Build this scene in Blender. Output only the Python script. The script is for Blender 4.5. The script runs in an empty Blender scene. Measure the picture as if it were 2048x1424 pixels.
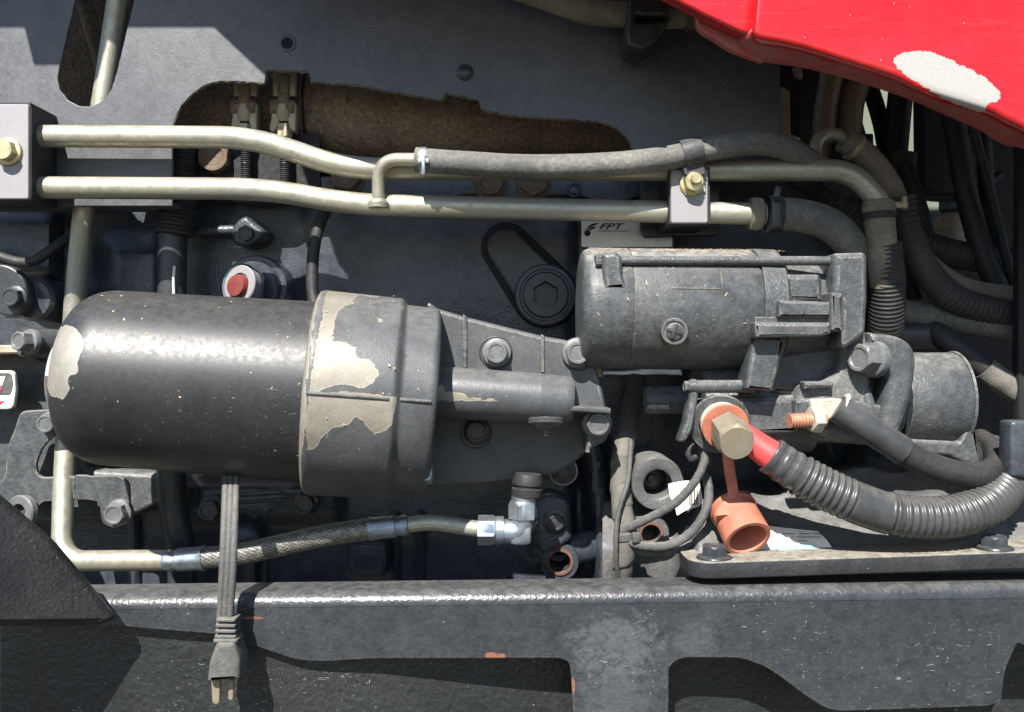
import bpy, bmesh, math, random
from mathutils import Vector, Matrix, noise as mnoise
random.seed(7)
R = math.radians
# ------------------------------------------------------------------ camera, sky, sun, exposure
D0, K = 0.532, 0.0003            # camera distance to the reference plane (m); metres per photo pixel there
sc = bpy.context.scene
COL = sc.collection
cam = bpy.data.cameras.new('camera'); camo = bpy.data.objects.new('camera', cam); COL.objects.link(camo)
camo.location = (0, -D0, 0); camo.rotation_euler = (R(90), 0, 0)
cam.sensor_width = 36; cam.lens = 36 * D0 / (2048 * K); cam.clip_start = 0.01; cam.clip_end = 300
sc.camera = camo
SUN = Vector((0.30, 1.0, -1.10)).normalized()        # the way the light travels
world = bpy.data.worlds.new('World'); sc.world = world; world.use_nodes = True
wn = world.node_tree.nodes; wn.clear()
sky = wn.new('ShaderNodeTexSky'); sky.sky_type = 'NISHITA'; sky.sun_disc = False; sky.ozone_density = 2.5; sky.dust_density = 0.6
sky.sun_elevation = math.asin(-SUN.z); sky.sun_rotation = math.atan2(-SUN.x, -SUN.y)
bg = wn.new('ShaderNodeBackground'); bg.inputs['Strength'].default_value = 0.07
wo = wn.new('ShaderNodeOutputWorld')
world.node_tree.links.new(sky.outputs[0], bg.inputs['Color']); world.node_tree.links.new(bg.outputs[0], wo.inputs['Surface'])
sun = bpy.data.lights.new('sun', 'SUN'); sun.energy = 5.0; sun.angle = R(0.5); sun.color = (1, 0.96, 0.90)
suno = bpy.data.objects.new('sun', sun); COL.objects.link(suno)
suno.rotation_euler = SUN.to_track_quat('-Z', 'Y').to_euler(); suno.location = (-1, -3, 3.5)
sc.view_settings.view_transform = 'Standard'; sc.view_settings.look = 'None'
sc.view_settings.exposure = 1.2; sc.view_settings.gamma = 1; sc.view_settings.use_curve_mapping = False
sc.cycles.max_bounces = 8; sc.cycles.use_denoising = True

# ------------------------------------------------------------------ measuring: photo pixel + depth (mm) <-> metres
def SC(d): return K * (D0 + d / 1000) / D0
def W(px, py, d=0.0):
    s = SC(d); return Vector(((px - 1024) * s, d / 1000, (712 - py) * s))
def PX(v):
    s = K * (D0 + v.y) / D0; return (1024 + v.x / s, 712 - v.z / s)
# ------------------------------------------------------------------ 2D helpers
def fillet(pts, r=0, n=5, closed=True):
    out = []; N = len(pts)
    for i, p in enumerate(pts):
        rr = p[2] if len(p) > 2 else r
        a = Vector(p[:2])
        if rr <= 0 or (not closed and i in (0, N - 1)): out.append((a.x, a.y)); continue
        b = Vector(pts[i - 1][:2]); c = Vector(pts[(i + 1) % N][:2])
        u, v = b - a, c - a
        k = min(rr, u.length * .48, v.length * .48)
        if k < 1e-9: out.append((a.x, a.y)); continue
        p0 = a + u.normalized() * k; p1 = a + v.normalized() * k
        for j in range(n + 1):
            t = j / n; q = p0 * (1 - t) ** 2 + a * 2 * t * (1 - t) + p1 * t * t
            out.append((q.x, q.y))
    return out
def circ(cx, cy, r, n=32, ry=None):
    return [(cx + r * math.cos(2 * math.pi * i / n), cy + (ry or r) * math.sin(2 * math.pi * i / n)) for i in range(n)]
def smooth2(pts, n=8, closed=True):
    out = []; N = len(pts)
    for i in range(N if closed else N - 1):
        g = lambda k: Vector(pts[k % N][:2]) if closed else Vector(pts[max(0, min(N - 1, k))][:2])
        p0, p1, p2, p3 = g(i - 1), g(i), g(i + 1), g(i + 2)
        for j in range(n):
            t = j / n
            q = .5 * ((2 * p1) + (p2 - p0) * t + (2 * p0 - 5 * p1 + 4 * p2 - p3) * t * t + (3 * p1 - p0 - 3 * p2 + p3) * t ** 3)
            out.append((q.x, q.y))
    if not closed: out.append(tuple(pts[-1][:2]))
    return out
def ragged(pts, amp=1.2, step=6, seed=1, closed=True):
    """a cut edge: subdivide and roughen"""
    out = []; N = len(pts)
    for i in range(N if closed else N - 1):
        a, b = Vector(pts[i]), Vector(pts[(i + 1) % N]); n = max(1, int((b - a).length / step))
        for j in range(n):
            q = a.lerp(b, j / n); w = mnoise.noise_vector(Vector((q.x * .13, q.y * .13, seed)))
            out.append((q.x + w.x * amp, q.y + w.y * amp))
    return out
def sdf(px, py, poly):
    """signed distance in pixels, positive inside"""
    best = 1e9; inside = False; N = len(poly)
    for i in range(N):
        ax, ay = poly[i]; bx, by = poly[(i + 1) % N]
        dx, dy = bx - ax, by - ay; L = dx * dx + dy * dy or 1e-9
        t = max(0, min(1, ((px - ax) * dx + (py - ay) * dy) / L))
        e = (px - ax - t * dx) ** 2 + (py - ay - t * dy) ** 2
        if e < best: best = e
        if (ay > py) != (by > py) and px < (bx - ax) * (py - ay) / (by - ay) + ax: inside = not inside
    return math.sqrt(best) * (1 if inside else -1)
# ------------------------------------------------------------------ shapes: each returns (verts, faces) in metres
def prism_m(poly, th, mat4, bev=0.0, holes=(), res=2):
    """a flat outline (metres) extruded to thickness th, edges rounded by bev, placed by mat4 (outline in XY, thickness along -Z from 0)"""
    cu = bpy.data.curves.new('t', 'CURVE'); cu.dimensions = '2D'; cu.fill_mode = 'BOTH'
    bev = min(bev, th * .45)
    cu.extrude = th / 2 - bev; cu.bevel_depth = bev; cu.offset = -bev; cu.bevel_resolution = res
    for pl in [poly] + list(holes):
        sp = cu.splines.new('POLY'); sp.points.add(len(pl) - 1); sp.use_cyclic_u = True
        for q, p in zip(sp.points, pl): q.co = (p[0], p[1], 0, 1)
    ob = bpy.data.objects.new('t', cu); COL.objects.link(ob)
    dg = bpy.context.evaluated_depsgraph_get(); me = bpy.data.meshes.new_from_object(ob.evaluated_get(dg))
    V = [mat4 @ (v.co - Vector((0, 0, th / 2))) for v in me.vertices]; F = [tuple(p.vertices) for p in me.polygons]
    bpy.data.objects.remove(ob); bpy.data.curves.remove(cu); bpy.data.meshes.remove(me)
    return V, F
FRONT = Matrix(((1, 0, 0, 0), (0, 0, -1, 0), (0, 1, 0, 0), (0, 0, 0, 1)))     # outline XY -> world XZ, thickness away from the camera
def prism(pts, d, th, bev=.6, holes=(), res=2):
    """outline in photo pixels at depth d (mm), thickness th (mm) going away from the viewer"""
    s = SC(d); f = lambda pl: [((p[0] - 1024) * s, (712 - p[1]) * s) for p in pl]
    m = Matrix.Translation((0, d / 1000, 0)) @ FRONT
    return prism_m(f(pts), th / 1000, m, bev / 1000, [f(h) for h in holes], res)
def axes(ax, up=None):
    ax = Vector(ax).normalized(); up = Vector(up) if up else (Vector((0, 0, 1)) if abs(ax.z) < .9 else Vector((1, 0, 0)))
    u = (up - ax * up.dot(ax)).normalized(); return ax, u, ax.cross(u)
def lathe(o, ax, prof, seg=40, up=None, shape=None, close=False, cap=True):
    """profile [(s, r)] in metres turned round axis ax from point o; shape(theta) scales the radius"""
    ax, u, v = axes(ax, up); V = []; F = []
    for row in prof:
        s, r = row[:2]
        for k in range(seg):
            t = 2 * math.pi * k / seg; rr = r * (shape(t) if shape else 1) * (hexs(t) if len(row) > 2 else 1)
            V.append(o + ax * s + (u * math.cos(t) + v * math.sin(t)) * rr)
    n = len(prof)
    for i in range(n - 1 if not close else n):
        for k in range(seg):
            a = i * seg + k; b = i * seg + (k + 1) % seg; j = (i + 1) % n
            F.append((a, b, j * seg + (k + 1) % seg, j * seg + k))
    if not close and cap:
        if prof[0][1] > 1e-7: F.append(tuple(range(seg))[::-1])
        if prof[-1][1] > 1e-7: F.append(tuple((n - 1) * seg + k for k in range(seg)))
    return V, F
def hexs(t):
    a = (t % (math.pi / 3)) - math.pi / 6; return math.cos(math.pi / 6) / math.cos(a)
def hexhead(o, ax, r, h, up=None, cham=.16, recess=.0):
    """hexagon head with the turned chamfer; r = corner radius"""
    ax, u, v = axes(ax, up); seg = 48; V = []; F = []; ri = r * .84
    rows = [lambda t: (0, r * hexs(t)), lambda t: (h - cham * r * max(0, (r * hexs(t) - ri)) / (r - ri) - .02 * r, r * hexs(t)),
            lambda t: (h, ri), lambda t: (h, ri * .8)]
    if recess: rows.append(lambda t: (h - recess * r, ri * .7))
    for f in rows:
        for k in range(seg):
            t = 2 * math.pi * k / seg; s, rr = f(t); V.append(o + ax * s + (u * math.cos(t) + v * math.sin(t)) * rr)
    for i in range(len(rows) - 1):
        for k in range(seg):
            F.append((i * seg + k, i * seg + (k + 1) % seg, (i + 1) * seg + (k + 1) % seg, (i + 1) * seg + k))
    F.append(tuple((len(rows) - 1) * seg + k for k in range(seg)))
    return V, F
def rounded(pts, rad, step=.002):
    """3D polyline with rounded corners; pts Vectors, rad metres"""
    out = []; N = len(pts)
    for i, a in enumerate(pts):
        if i in (0, N - 1): out.append(a.copy()); continue
        u, v = pts[i - 1] - a, pts[i + 1] - a; rr = rad[i] if isinstance(rad, (list, tuple)) else rad
        k = min(rr, u.length * .49, v.length * .49); p0 = a + u.normalized() * k; p1 = a + v.normalized() * k
        for j in range(13):
            t = j / 12; out.append(p0 * (1 - t) ** 2 + a * 2 * t * (1 - t) + p1 * t * t)
    return resample(out, step)
def catmull(pts, step=.002):
    out = []; N = len(pts); g = lambda k: pts[max(0, min(N - 1, k))]
    for i in range(N - 1):
        p0, p1, p2, p3 = g(i - 1), g(i), g(i + 1), g(i + 2)
        for j in range(16):
            t = j / 16
            out.append(.5 * ((2 * p1) + (p2 - p0) * t + (2 * p0 - 5 * p1 + 4 * p2 - p3) * t * t + (3 * p1 - p0 - 3 * p2 + p3) * t ** 3))
    out.append(pts[-1]); return resample(out, step)
def resample(pts, step):
    L = [0]
    for a, b in zip(pts, pts[1:]): L.append(L[-1] + (b - a).length)
    n = max(2, int(L[-1] / step)); out = []; j = 0
    for i in range(n + 1):
        s = L[-1] * i / n
        while j < len(L) - 2 and L[j + 1] < s: j += 1
        f = (s - L[j]) / max(1e-9, L[j + 1] - L[j]); out.append(pts[j].lerp(pts[j + 1], f))
    return out
def tube(pts, r, seg=20, cap=True, hollow=0, flat=1.0):
    """r: metres, or f(s, theta, total) ; hollow: inner radius with open end (last point)"""
    N = len(pts); T = [(pts[min(N - 1, i + 1)] - pts[max(0, i - 1)]).normalized() for i in range(N)]
    u = axes(T[0])[1]; V = []; F = []; s = 0; tot = sum((b - a).length for a, b in zip(pts, pts[1:]))
    for i, p in enumerate(pts):
        if i: s += (p - pts[i - 1]).length
        u = (u - T[i] * u.dot(T[i])).normalized(); v = T[i].cross(u)
        for k in range(seg):
            t = 2 * math.pi * k / seg; rr = r(s, t, tot) if callable(r) else r
            V.append(p + (u * math.cos(t) + v * math.sin(t) * flat) * rr)
    for i in range(N - 1):
        for k in range(seg):
            F.append((i * seg + k, i * seg + (k + 1) % seg, (i + 1) * seg + (k + 1) % seg, (i + 1) * seg + k))
    if cap: F.append(tuple(range(seg))[::-1]); F.append(tuple((N - 1) * seg + k for k in range(seg)))
    return V, F
def path(*pts, rad=None, step=.002):
    P = [W(*p) for p in pts]
    return rounded(P, rad / 1000, step) if rad is not None else catmull(P, step)
def box(c, size, bev=.0005, rot=None):
    bm = bmesh.new(); bmesh.ops.create_cube(bm, size=1)
    for v in bm.verts: v.co = Vector((v.co.x * size[0], v.co.y * size[1], v.co.z * size[2]))
    if bev: bmesh.ops.bevel(bm, geom=bm.edges[:], offset=bev, segments=2, affect='EDGES', profile=.5)
    m = Matrix.Translation(c) @ (rot.to_4x4() if rot else Matrix())
    V = [m @ v.co for v in bm.verts]; bm.verts.index_update(); F = [tuple(v.index for v in f.verts) for f in bm.faces]; bm.free()
    return V, F
def pbox(x0, y0, x1, y1, d, th, bev=.6):
    return prism(fillet([(x0, y0), (x1, y0), (x1, y1), (x0, y1)], 0), d, th, bev)
def grid(x0, x1, y0, y1, nx, ny, fd):
    V = []; F = []
    for j in range(ny + 1):
        for i in range(nx + 1):
            x = x0 + (x1 - x0) * i / nx; y = y0 + (y1 - y0) * j / ny; V.append(W(x, y, fd(x, y)))
    for j in range(ny):
        for i in range(nx):
            a = j * (nx + 1) + i; F.append((a, a + nx + 1, a + nx + 2, a + 1))
    return V, F
def torus(o, ax, Rm, r, seg=40, ss=12, up=None):
    return lathe(o, ax, [(r * math.sin(2 * math.pi * k / ss), Rm - r * math.cos(2 * math.pi * k / ss)) for k in range(ss)], seg, up, close=True)
def jitter(VF, amp, freq, seed=0):
    V, F = VF
    return [p + mnoise.noise_vector(p * freq + Vector((seed, 0, 0))) * amp for p in V], F
# ------------------------------------------------------------------ objects
def mesh(name, shapes, mat, sharp=32):
    V = []; F = []
    for a, b in shapes:
        n = len(V); V += a; F += [tuple(i + n for i in f) for f in b]
    me = bpy.data.meshes.new(name); me.from_pydata([tuple(v) for v in V], [], F)
    bm = bmesh.new(); bm.from_mesh(me); bmesh.ops.recalc_face_normals(bm, faces=bm.faces[:]); bm.to_mesh(me); bm.free()
    me.polygons.foreach_set('use_smooth', [True] * len(me.polygons)); me.set_sharp_from_angle(angle=R(sharp))
    me.materials.append(mat); return me
def centre(shapes):
    P = [v for s in shapes for v in s[0]]
    return Vector(((min(p.x for p in P) + max(p.x for p in P)) / 2, (min(p.y for p in P) + max(p.y for p in P)) / 2, min(p.z for p in P)))
def wp(o):
    v = Vector()
    while o: v += o.location; o = o.parent
    return v
def thing(name, label, cat, loc, group=None):
    o = bpy.data.objects.new(name, None); COL.objects.link(o); o.location = loc; o.empty_display_size = .01
    o['label'] = label; o['category'] = cat
    if group: o['group'] = group
    return o
def part(name, shapes, mat, parent, sharp=32, label=None):
    L = wp(parent); shapes = [([v - L for v in s[0]], s[1]) for s in shapes]
    o = bpy.data.objects.new(name, mesh(name, shapes, mat, sharp)); COL.objects.link(o); o.parent = parent
    if label: o['label'] = label
    return o
def solo(name, label, cat, shapes, mat, sharp=32, group=None, kind=None):
    L = centre(shapes); shapes = [([v - L for v in s[0]], s[1]) for s in shapes]
    o = bpy.data.objects.new(name, mesh(name, shapes, mat, sharp)); COL.objects.link(o); o.location = L
    if label: o['label'] = label; o['category'] = cat
    if group: o['group'] = group
    if kind: o['kind'] = kind
    return o
def attr(o, name, f):
    """per-vertex number from the vertex's place in the world"""
    L = wp(o); at = o.data.attributes.new(name, 'FLOAT', 'POINT')
    at.data.foreach_set('value', [f(v.co + L) for v in o.data.vertices])
def bolt(parent, px, py, d, r, h, mat, ax=(0, -1, 0), flange=1.25, washer=0, name='bolt', rot=0, recess=.08, mats=None):
    """hexagon bolt; (px,py) = middle of the head's face, d its depth; r head radius in pixels, h head height mm"""
    ax = Vector(ax).normalized(); top = W(px, py, d); hh = h / 1000; rr = r * SC(d); o = top - ax * hh
    up = Matrix.Rotation(rot, 3, ax) @ axes(ax)[1]
    fh = hh * .22
    sh = [hexhead(o + ax * fh, ax, rr, hh - fh, up, recess=recess)]
    if flange: sh.append(lathe(o, ax, [(-.001, rr * flange), (fh * .5, rr * flange), (fh * 1.1, rr * flange * .94), (fh * 1.6, rr * .8)], 32))
    b = part(name, sh, mat, parent)
    if washer:
        part('washer', [lathe(o, ax, [(-.0022, rr * washer), (-.0006, rr * washer), (-.0003, rr * washer * .97), (-.0003, rr * .5)], 36)], mats or mat, b)
    return b
# ------------------------------------------------------------------ materials (procedural)
class N:
    def __init__(s, name):
        s.m = bpy.data.materials.new(name); s.m.use_nodes = True; s.t = s.m.node_tree; s.t.nodes.clear()
        s.out = s.t.nodes.new('ShaderNodeOutputMaterial'); s.b = s.t.nodes.new('ShaderNodeBsdfPrincipled')
        s.t.links.new(s.b.outputs[0], s.out.inputs[0]); s.co = s.t.nodes.new('ShaderNodeTexCoord').outputs['Object']
    def n(s, typ, **kw):
        nd = s.t.nodes.new(typ)
        for k, v in kw.items(): setattr(nd, k, v)
        return nd
    def put(s, sock, v):
        if isinstance(v, bpy.types.NodeSocket): s.t.links.new(v, sock)
        elif isinstance(v, (tuple, list)) and len(v) == 3 and sock.type == 'RGBA': sock.default_value = (*v, 1)
        else: sock.default_value = v
    def noise(s, scale, detail=4, rough=.55, dist=0, vec=None):
        nd = s.n('ShaderNodeTexNoise'); nd.inputs['Scale'].default_value = scale; nd.inputs['Detail'].default_value = detail
        nd.inputs['Roughness'].default_value = rough; nd.inputs['Distortion'].default_value = dist
        s.put(nd.inputs['Vector'], vec or s.co); return nd.outputs['Fac']
    def vor(s, scale, feat='F1', out='Distance', vec=None, rnd=1):
        nd = s.n('ShaderNodeTexVoronoi', feature=feat); nd.inputs['Scale'].default_value = scale; nd.inputs['Randomness'].default_value = rnd
        s.put(nd.inputs['Vector'], vec or s.co); return nd.outputs[out]
    def ramp(s, v, a, b, c=0., d=1., smooth=True):
        nd = s.n('ShaderNodeMapRange'); nd.interpolation_type = 'SMOOTHSTEP' if smooth else 'LINEAR'
        for k, x in zip(('Value', 'From Min', 'From Max', 'To Min', 'To Max'), (v, a, b, c, d)): s.put(nd.inputs[k], x)
        return nd.outputs[0]
    def math(s, op, a, b=0., c=None):
        nd = s.n('ShaderNodeMath', operation=op); s.put(nd.inputs[0], a); s.put(nd.inputs[1], b)
        if c is not None: s.put(nd.inputs[2], c)
        return nd.outputs[0]
    def mix(s, f, a, b):
        nd = s.n('ShaderNodeMix', data_type='RGBA'); s.put(nd.inputs[0], f); s.put(nd.inputs[6], a); s.put(nd.inputs[7], b); return nd.outputs[2]
    def mixf(s, f, a, b):
        nd = s.n('ShaderNodeMix', data_type='FLOAT'); s.put(nd.inputs[0], f); s.put(nd.inputs[2], a); s.put(nd.inputs[3], b); return nd.outputs[0]
    def nz(s):
        g = s.n('ShaderNodeNewGeometry'); x = s.n('ShaderNodeSeparateXYZ'); s.t.links.new(g.outputs['Normal'], x.inputs[0]); return x.outputs[2]
    def at(s, name):
        a = s.n('ShaderNodeAttribute'); a.attribute_name = name; return a.outputs['Fac']
    def stretch(s, v):
        m = s.n('ShaderNodeMapping'); s.put(m.inputs['Vector'], s.co); m.inputs['Scale'].default_value = v; return m.outputs[0]
    def bump(s, h, strength=.3, dist=.001, prev=None):
        nd = s.n('ShaderNodeBump'); nd.inputs['Strength'].default_value = strength; nd.inputs['Distance'].default_value = dist
        s.put(nd.inputs['Height'], h)
        if prev: s.put(nd.inputs['Normal'], prev)
        return nd.outputs[0]
    def done(s, col, rough, nrm=None, metal=0., spec=.5, coat=0., coatr=.1):
        s.put(s.b.inputs['Base Color'], col); s.put(s.b.inputs['Roughness'], rough); s.put(s.b.inputs['Metallic'], metal)
        s.put(s.b.inputs['Specular IOR Level'], spec)
        if coat: s.put(s.b.inputs['Coat Weight'], coat); s.put(s.b.inputs['Coat Roughness'], coatr)
        if nrm is not None: s.put(s.b.inputs['Normal'], nrm)
        return s.m
def sc3(c, k): return tuple(x * k for x in c)
DUST = (.30, .29, .27)
def paint(name, col, rough=.45, dust=.35, dcol=DUST, top=.5, bump=.25, bscale=900, bdist=.0006, fleck=.5, metal=0., spec=.5,
          peel=None, rust=None, rcol=((.30, .075, .03), (.42, .16, .07)), big=None, cloud=28, scratch=0., mot=None, edge=None, spots=None):
    """worn paint: cloudy dust, dust settled on upward faces, pale flecks, cast or orange-peel relief; optional peel attribute"""
    s = N(name)
    cl = s.ramp(s.noise(cloud, 8, .62), .35, .75)
    fine = s.ramp(s.noise(420, 5, .7), .3, .75)
    dm = s.math('MULTIPLY', s.math('MULTIPLY_ADD', cl, .7, .3), s.math('MULTIPLY_ADD', fine, .75, .25))
    dm = s.math('MULTIPLY', dm, dust)
    if top:
        up = s.ramp(s.nz(), .35, .95); up = s.math('MULTIPLY', up, s.math('MULTIPLY_ADD', s.ramp(s.noise(160, 6, .7), .3, .7), .6, .4))
        dm = s.math('MAXIMUM', dm, s.math('MULTIPLY', up, top))
    if fleck:
        v = s.n('ShaderNodeTexVoronoi'); v.inputs['Scale'].default_value = 210; s.put(v.inputs['Vector'], s.co)
        sep = s.n('ShaderNodeSeparateColor'); s.t.links.new(v.outputs['Color'], sep.inputs[0])
        sz = s.math('MULTIPLY', s.ramp(sep.outputs[0], .72, 1., 0, .13, False), 1.)
        fl = s.math('LESS_THAN', v.outputs['Distance'], sz)
        dm = s.math('MAXIMUM', dm, s.math('MULTIPLY', fl, fleck * .8))
    tone = s.mix(s.ramp(s.noise(60, 6, .6), .3, .7), sc3(col, .8), sc3(col, 1.25))
    if mot: tone = s.mix(s.math('MULTIPLY', s.ramp(s.noise(mot[0], 3, .6), .38, .62), mot[1]), tone, sc3(col, 2.1)); dm = s.math('MULTIPLY', dm, s.ramp(s.noise(mot[0] * .8, 4, .65), .3, .7, 1 - mot[1], 1 + mot[1]))
    base = s.mix(dm, tone, dcol); rg = s.mixf(dm, s.ramp(s.noise(330, 6, .7), .3, .7, rough * .88, rough * 1.2), .92); mt = metal
    if scratch:
        sv = s.stretch((60, 60, 22)); sr = s.ramp(s.noise(9, 3, .5, 2.5, sv), .70, .71); sv2 = s.stretch((16, 50, 70)); sr = s.math('MAXIMUM', sr, s.ramp(s.noise(8, 2, .5, 2.0, sv2), .705, .715))
        sr = s.math('MULTIPLY', sr, s.ramp(s.noise(12, 3), .48, .6)); base = s.mix(s.math('MULTIPLY', sr, scratch), base, (.45, .44, .4))
    if rust:
        rm = s.ramp(s.noise(rust[0], 7, .65), rust[1], rust[1] + .035); base = s.mix(rm, base, s.mix(s.noise(700, 4), rcol[0], rcol[1])); rg = s.mixf(rm, rg, .9)
    for c_, rx, rz, cl_, k_ in spots or ():
        sp = s.n('ShaderNodeSeparateXYZ'); s.t.links.new(s.co, sp.inputs[0])
        e_ = s.math('ADD', s.math('POWER', s.math('ABSOLUTE', s.math('DIVIDE', s.math('SUBTRACT', sp.outputs[0], c_.x), rx)), 2.), s.math('POWER', s.math('ABSOLUTE', s.math('DIVIDE', s.math('SUBTRACT', sp.outputs[2], c_.z), rz)), 2.))
        e_ = s.math('ADD', e_, s.math('MULTIPLY_ADD', s.noise(230, 5, .65), 3.2, -1.6)); m_ = s.math('MULTIPLY', s.ramp(e_, 1.1, -.1) if k_ < .6 else s.ramp(e_, 1.0, .6), k_)
        base = s.mix(m_, base, cl_); rg = s.mixf(m_, rg, .85)
    if edge:
        bv = s.n('ShaderNodeBevel'); bv.samples = 4; bv.inputs['Radius'].default_value = edge[0]; gg = s.n('ShaderNodeNewGeometry')
        dt = s.n('ShaderNodeVectorMath', operation='DOT_PRODUCT'); s.t.links.new(bv.outputs[0], dt.inputs[0]); s.t.links.new(gg.outputs['Normal'], dt.inputs[1])
        em_ = s.math('MULTIPLY', s.ramp(dt.outputs['Value'], .995, .86), s.ramp(s.noise(240, 5, .7), .38, .62)); em_ = s.math('MULTIPLY', em_, edge[2])
        base = s.mix(em_, base, edge[1]); rg = s.mixf(em_, rg, .7)
    h = s.noise(bscale, 3, .5)
    nrm = s.bump(h, bump, bdist)
    if big: nrm = s.bump(s.noise(big[0], 3, .5), big[1], big[2], nrm)
    if peel:
        k = s.math('ADD', s.at('peel'), s.math('MULTIPLY_ADD', s.noise(170, 5, .55), 17., -8.5))
        k0 = k; kc = s.math('MULTIPLY', s.math('MULTIPLY', s.math('GREATER_THAN', s.at('peel'), -16.), s.math('GREATER_THAN', s.noise(330, 4, .6), .665)), 32.); k = s.math('MAXIMUM', k0, s.math('SUBTRACT', kc, 30.)); pk = s.ramp(k, -.25, .25); edge = s.math('MULTIPLY', s.ramp(k, -1.6, -.4), s.ramp(k, 1.6, .3))
        pc = s.mix(s.ramp(s.noise(90, 7, .7), .3, .75), sc3(peel, .8), sc3(peel, 1.12)); pc = s.mix(s.math('MULTIPLY', s.ramp(s.noise(900, 3), .55, .75), .5), pc, sc3(peel, .6))
        base = s.mix(s.math('MULTIPLY', s.ramp(k, -2.2, -.3), .55), base, (.10, .085, .065)); base = s.mix(pk, base, pc); base = s.mix(s.math('MULTIPLY', s.math('MULTIPLY', pk, s.ramp(k, 2.2, .2)), .5), base, sc3(peel, 1.5)); rg = s.mixf(pk, rg, .55); mt = s.math('MULTIPLY_ADD', pk, .35 - metal, metal)
        nrm = s.bump(s.math('MULTIPLY', pk, -1.), .55, .0004, nrm)
    return s.done(base, rg, nrm, mt, spec)
def zinc(name, col=(.62, .57, .43), rough=.36, metal=.75, stain=.45):
    """yellow-grey passivated steel tube with grime and fine scratches along it"""
    s = N(name); a = s.ramp(s.noise(22, 7, .62, .6), .3, .75); f = s.noise(520, 5, .65)
    c = s.mix(a, col, (col[0] * .92, col[1] * .97, col[2] * 1.12)); c = s.mix(s.math('MULTIPLY', s.ramp(f, .5, .8), stain), c, (.20, .16, .10))
    c = s.mix(s.math('MULTIPLY', s.ramp(s.noise(75, 8, .7), .56, .72), stain * .8), c, (.24, .20, .14))
    up = s.ramp(s.nz(), .3, 1.); c = s.mix(s.math('MULTIPLY', up, .25), c, (.50, .46, .38))
    rg = s.mixf(s.ramp(s.noise(140, 6), .3, .75), rough, rough + .25)
    return s.done(c, rg, s.bump(s.noise(900, 4), .12, .0004), metal, .5)
def rubber(name, col=(.05, .052, .053), dust=.75, dcol=(.30, .285, .24), rough=.62, top=.5, bump=.35, bscale=700):
    return paint(name, col, rough, dust, dcol, top, bump, bscale, .0005, .25, 0, .4, cloud=34)
M = {}
M['plate'] = paint('dusty_black_sheet', (.048, .051, .058), .40, .42, (.20, .20, .20), .7, .18, 700, .0005, .55, cloud=11, spec=.6, mot=(170, .18), scratch=.3)
M['cast'] = paint('black_cast_paint', (.032, .038, .047), .30, .08, (.18, .175, .16), .2, .45, 620, .0008, .35, big=(150, .12, .0015), mot=(120, .3))
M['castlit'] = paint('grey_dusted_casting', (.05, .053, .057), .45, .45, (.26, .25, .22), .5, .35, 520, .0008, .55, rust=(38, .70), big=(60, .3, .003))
M['canister'] = paint('gloss_black_canister', (.011, .012, .014), .43, .06, (.24, .23, .21), .16, .05, 900, .0003, .45, spec=.6, peel=(.29, .272, .235), cloud=24, scratch=.25)
M['head'] = paint('satin_black_alloy', (.044, .048, .053), .42, .22, (.26, .25, .23), .35, .22, 900, .0005, .5, peel=(.265, .245, .20), edge=(.0012, (.30, .28, .24), .6))
M['starter'] = paint('grey_black_starter', (.036, .040, .044), .45, .26, (.27, .26, .235), .85, .35, 800, .0006, .6, cloud=30, mot=(210, .4), edge=(.0012, (.32, .27, .19), .6))
M['starter2'] = paint('starter_housing_paint', (.032, .036, .040), .40, .24, (.27, .26, .235), .5, .5, 600, .0008, .5, mot=(190, .5), edge=(.0014, (.27, .255, .22), .7))
M['bolt'] = paint('grey_bolt', (.075, .08, .086), .36, .35, (.33, .32, .30), .4, .2, 900, .0004, .4)
M['boltdark'] = paint('black_bolt', (.022, .025, .030), .34, .15, (.2, .19, .17), .25, .25, 700, .0005, .2)
RL = W(1024, 1424, 12)
RU = (.19, .075, .04)
M['rail'] = paint('black_frame_paint', (.019, .022, .026), .30, .10, (.22, .21, .19), .3, .42, 430, .0009, .45, rust=(31, .76), cloud=16, scratch=.45, mot=(160, .3), edge=(.0016, (.26, .24, .20), .55), spots=[(W(x_, y_, -38) - RL, rx_ * .00028, rz_ * .00028, c_, k_) for x_, y_, rx_, rz_, c_, k_ in ((505, 1236, 22, 4, RU, .7), (985, 1311, 16, 8, RU, .95), (1003, 1312, 8, 6, RU, .9), (1146, 1372, 5, 22, RU, .8), (1235, 1290, 110, 70, (.09, .095, .10), .5), (1235, 1400, 90, 100, (.07, .075, .08), .45), (1390, 1290, 50, 60, (.07, .075, .08), .35))])
M['panel'] = paint('black_lower_panel', (.010, .012, .014), .36, .10, (.26, .25, .22), .3, .6, 300, .0013, .6, scratch=.5, cloud=14)
M['plastic'] = paint('black_grained_plastic', (.014, .014, .016), .42, .12, (.27, .25, .21), .25, .55, 520, .0010, .35, scratch=.3)
M['rubber'] = rubber('dusty_rubber_hose')
M['rubberdk'] = rubber('dark_rubber', (.013, .014, .016), .16, (.2, .185, .16), .55, .2)
M['beige'] = rubber('mud_coated_rubber', (.12, .11, .085), .8, (.32, .285, .215), .8, .8)
M['loom'] = paint('grey_black_loom', (.035, .037, .04), .33, .14, (.27, .25, .21), .3, .1, 600, .0003, .4)
M['loomdk'] = paint('dark_loom', (.014, .015, .017), .6, .35, (.16, .14, .11), .3, .1, 600, .0003, .3)
M['zinc'] = zinc('zinc_tube', (.385, .365, .275), .38, .62, .75); M['fit'] = zinc('zinc_fitting', (.31, .345, .36), .33, .85, .35); M['gold'] = zinc('yellow_zinc_nut', (.55, .46, .25), .3, .85, .35)
M['alu'] = zinc('alloy_block', (.27, .255, .25), .5, .3, .25); M['dirty'] = zinc('dirty_zinc', (.36, .31, .20), .5, .5, .6)
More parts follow.
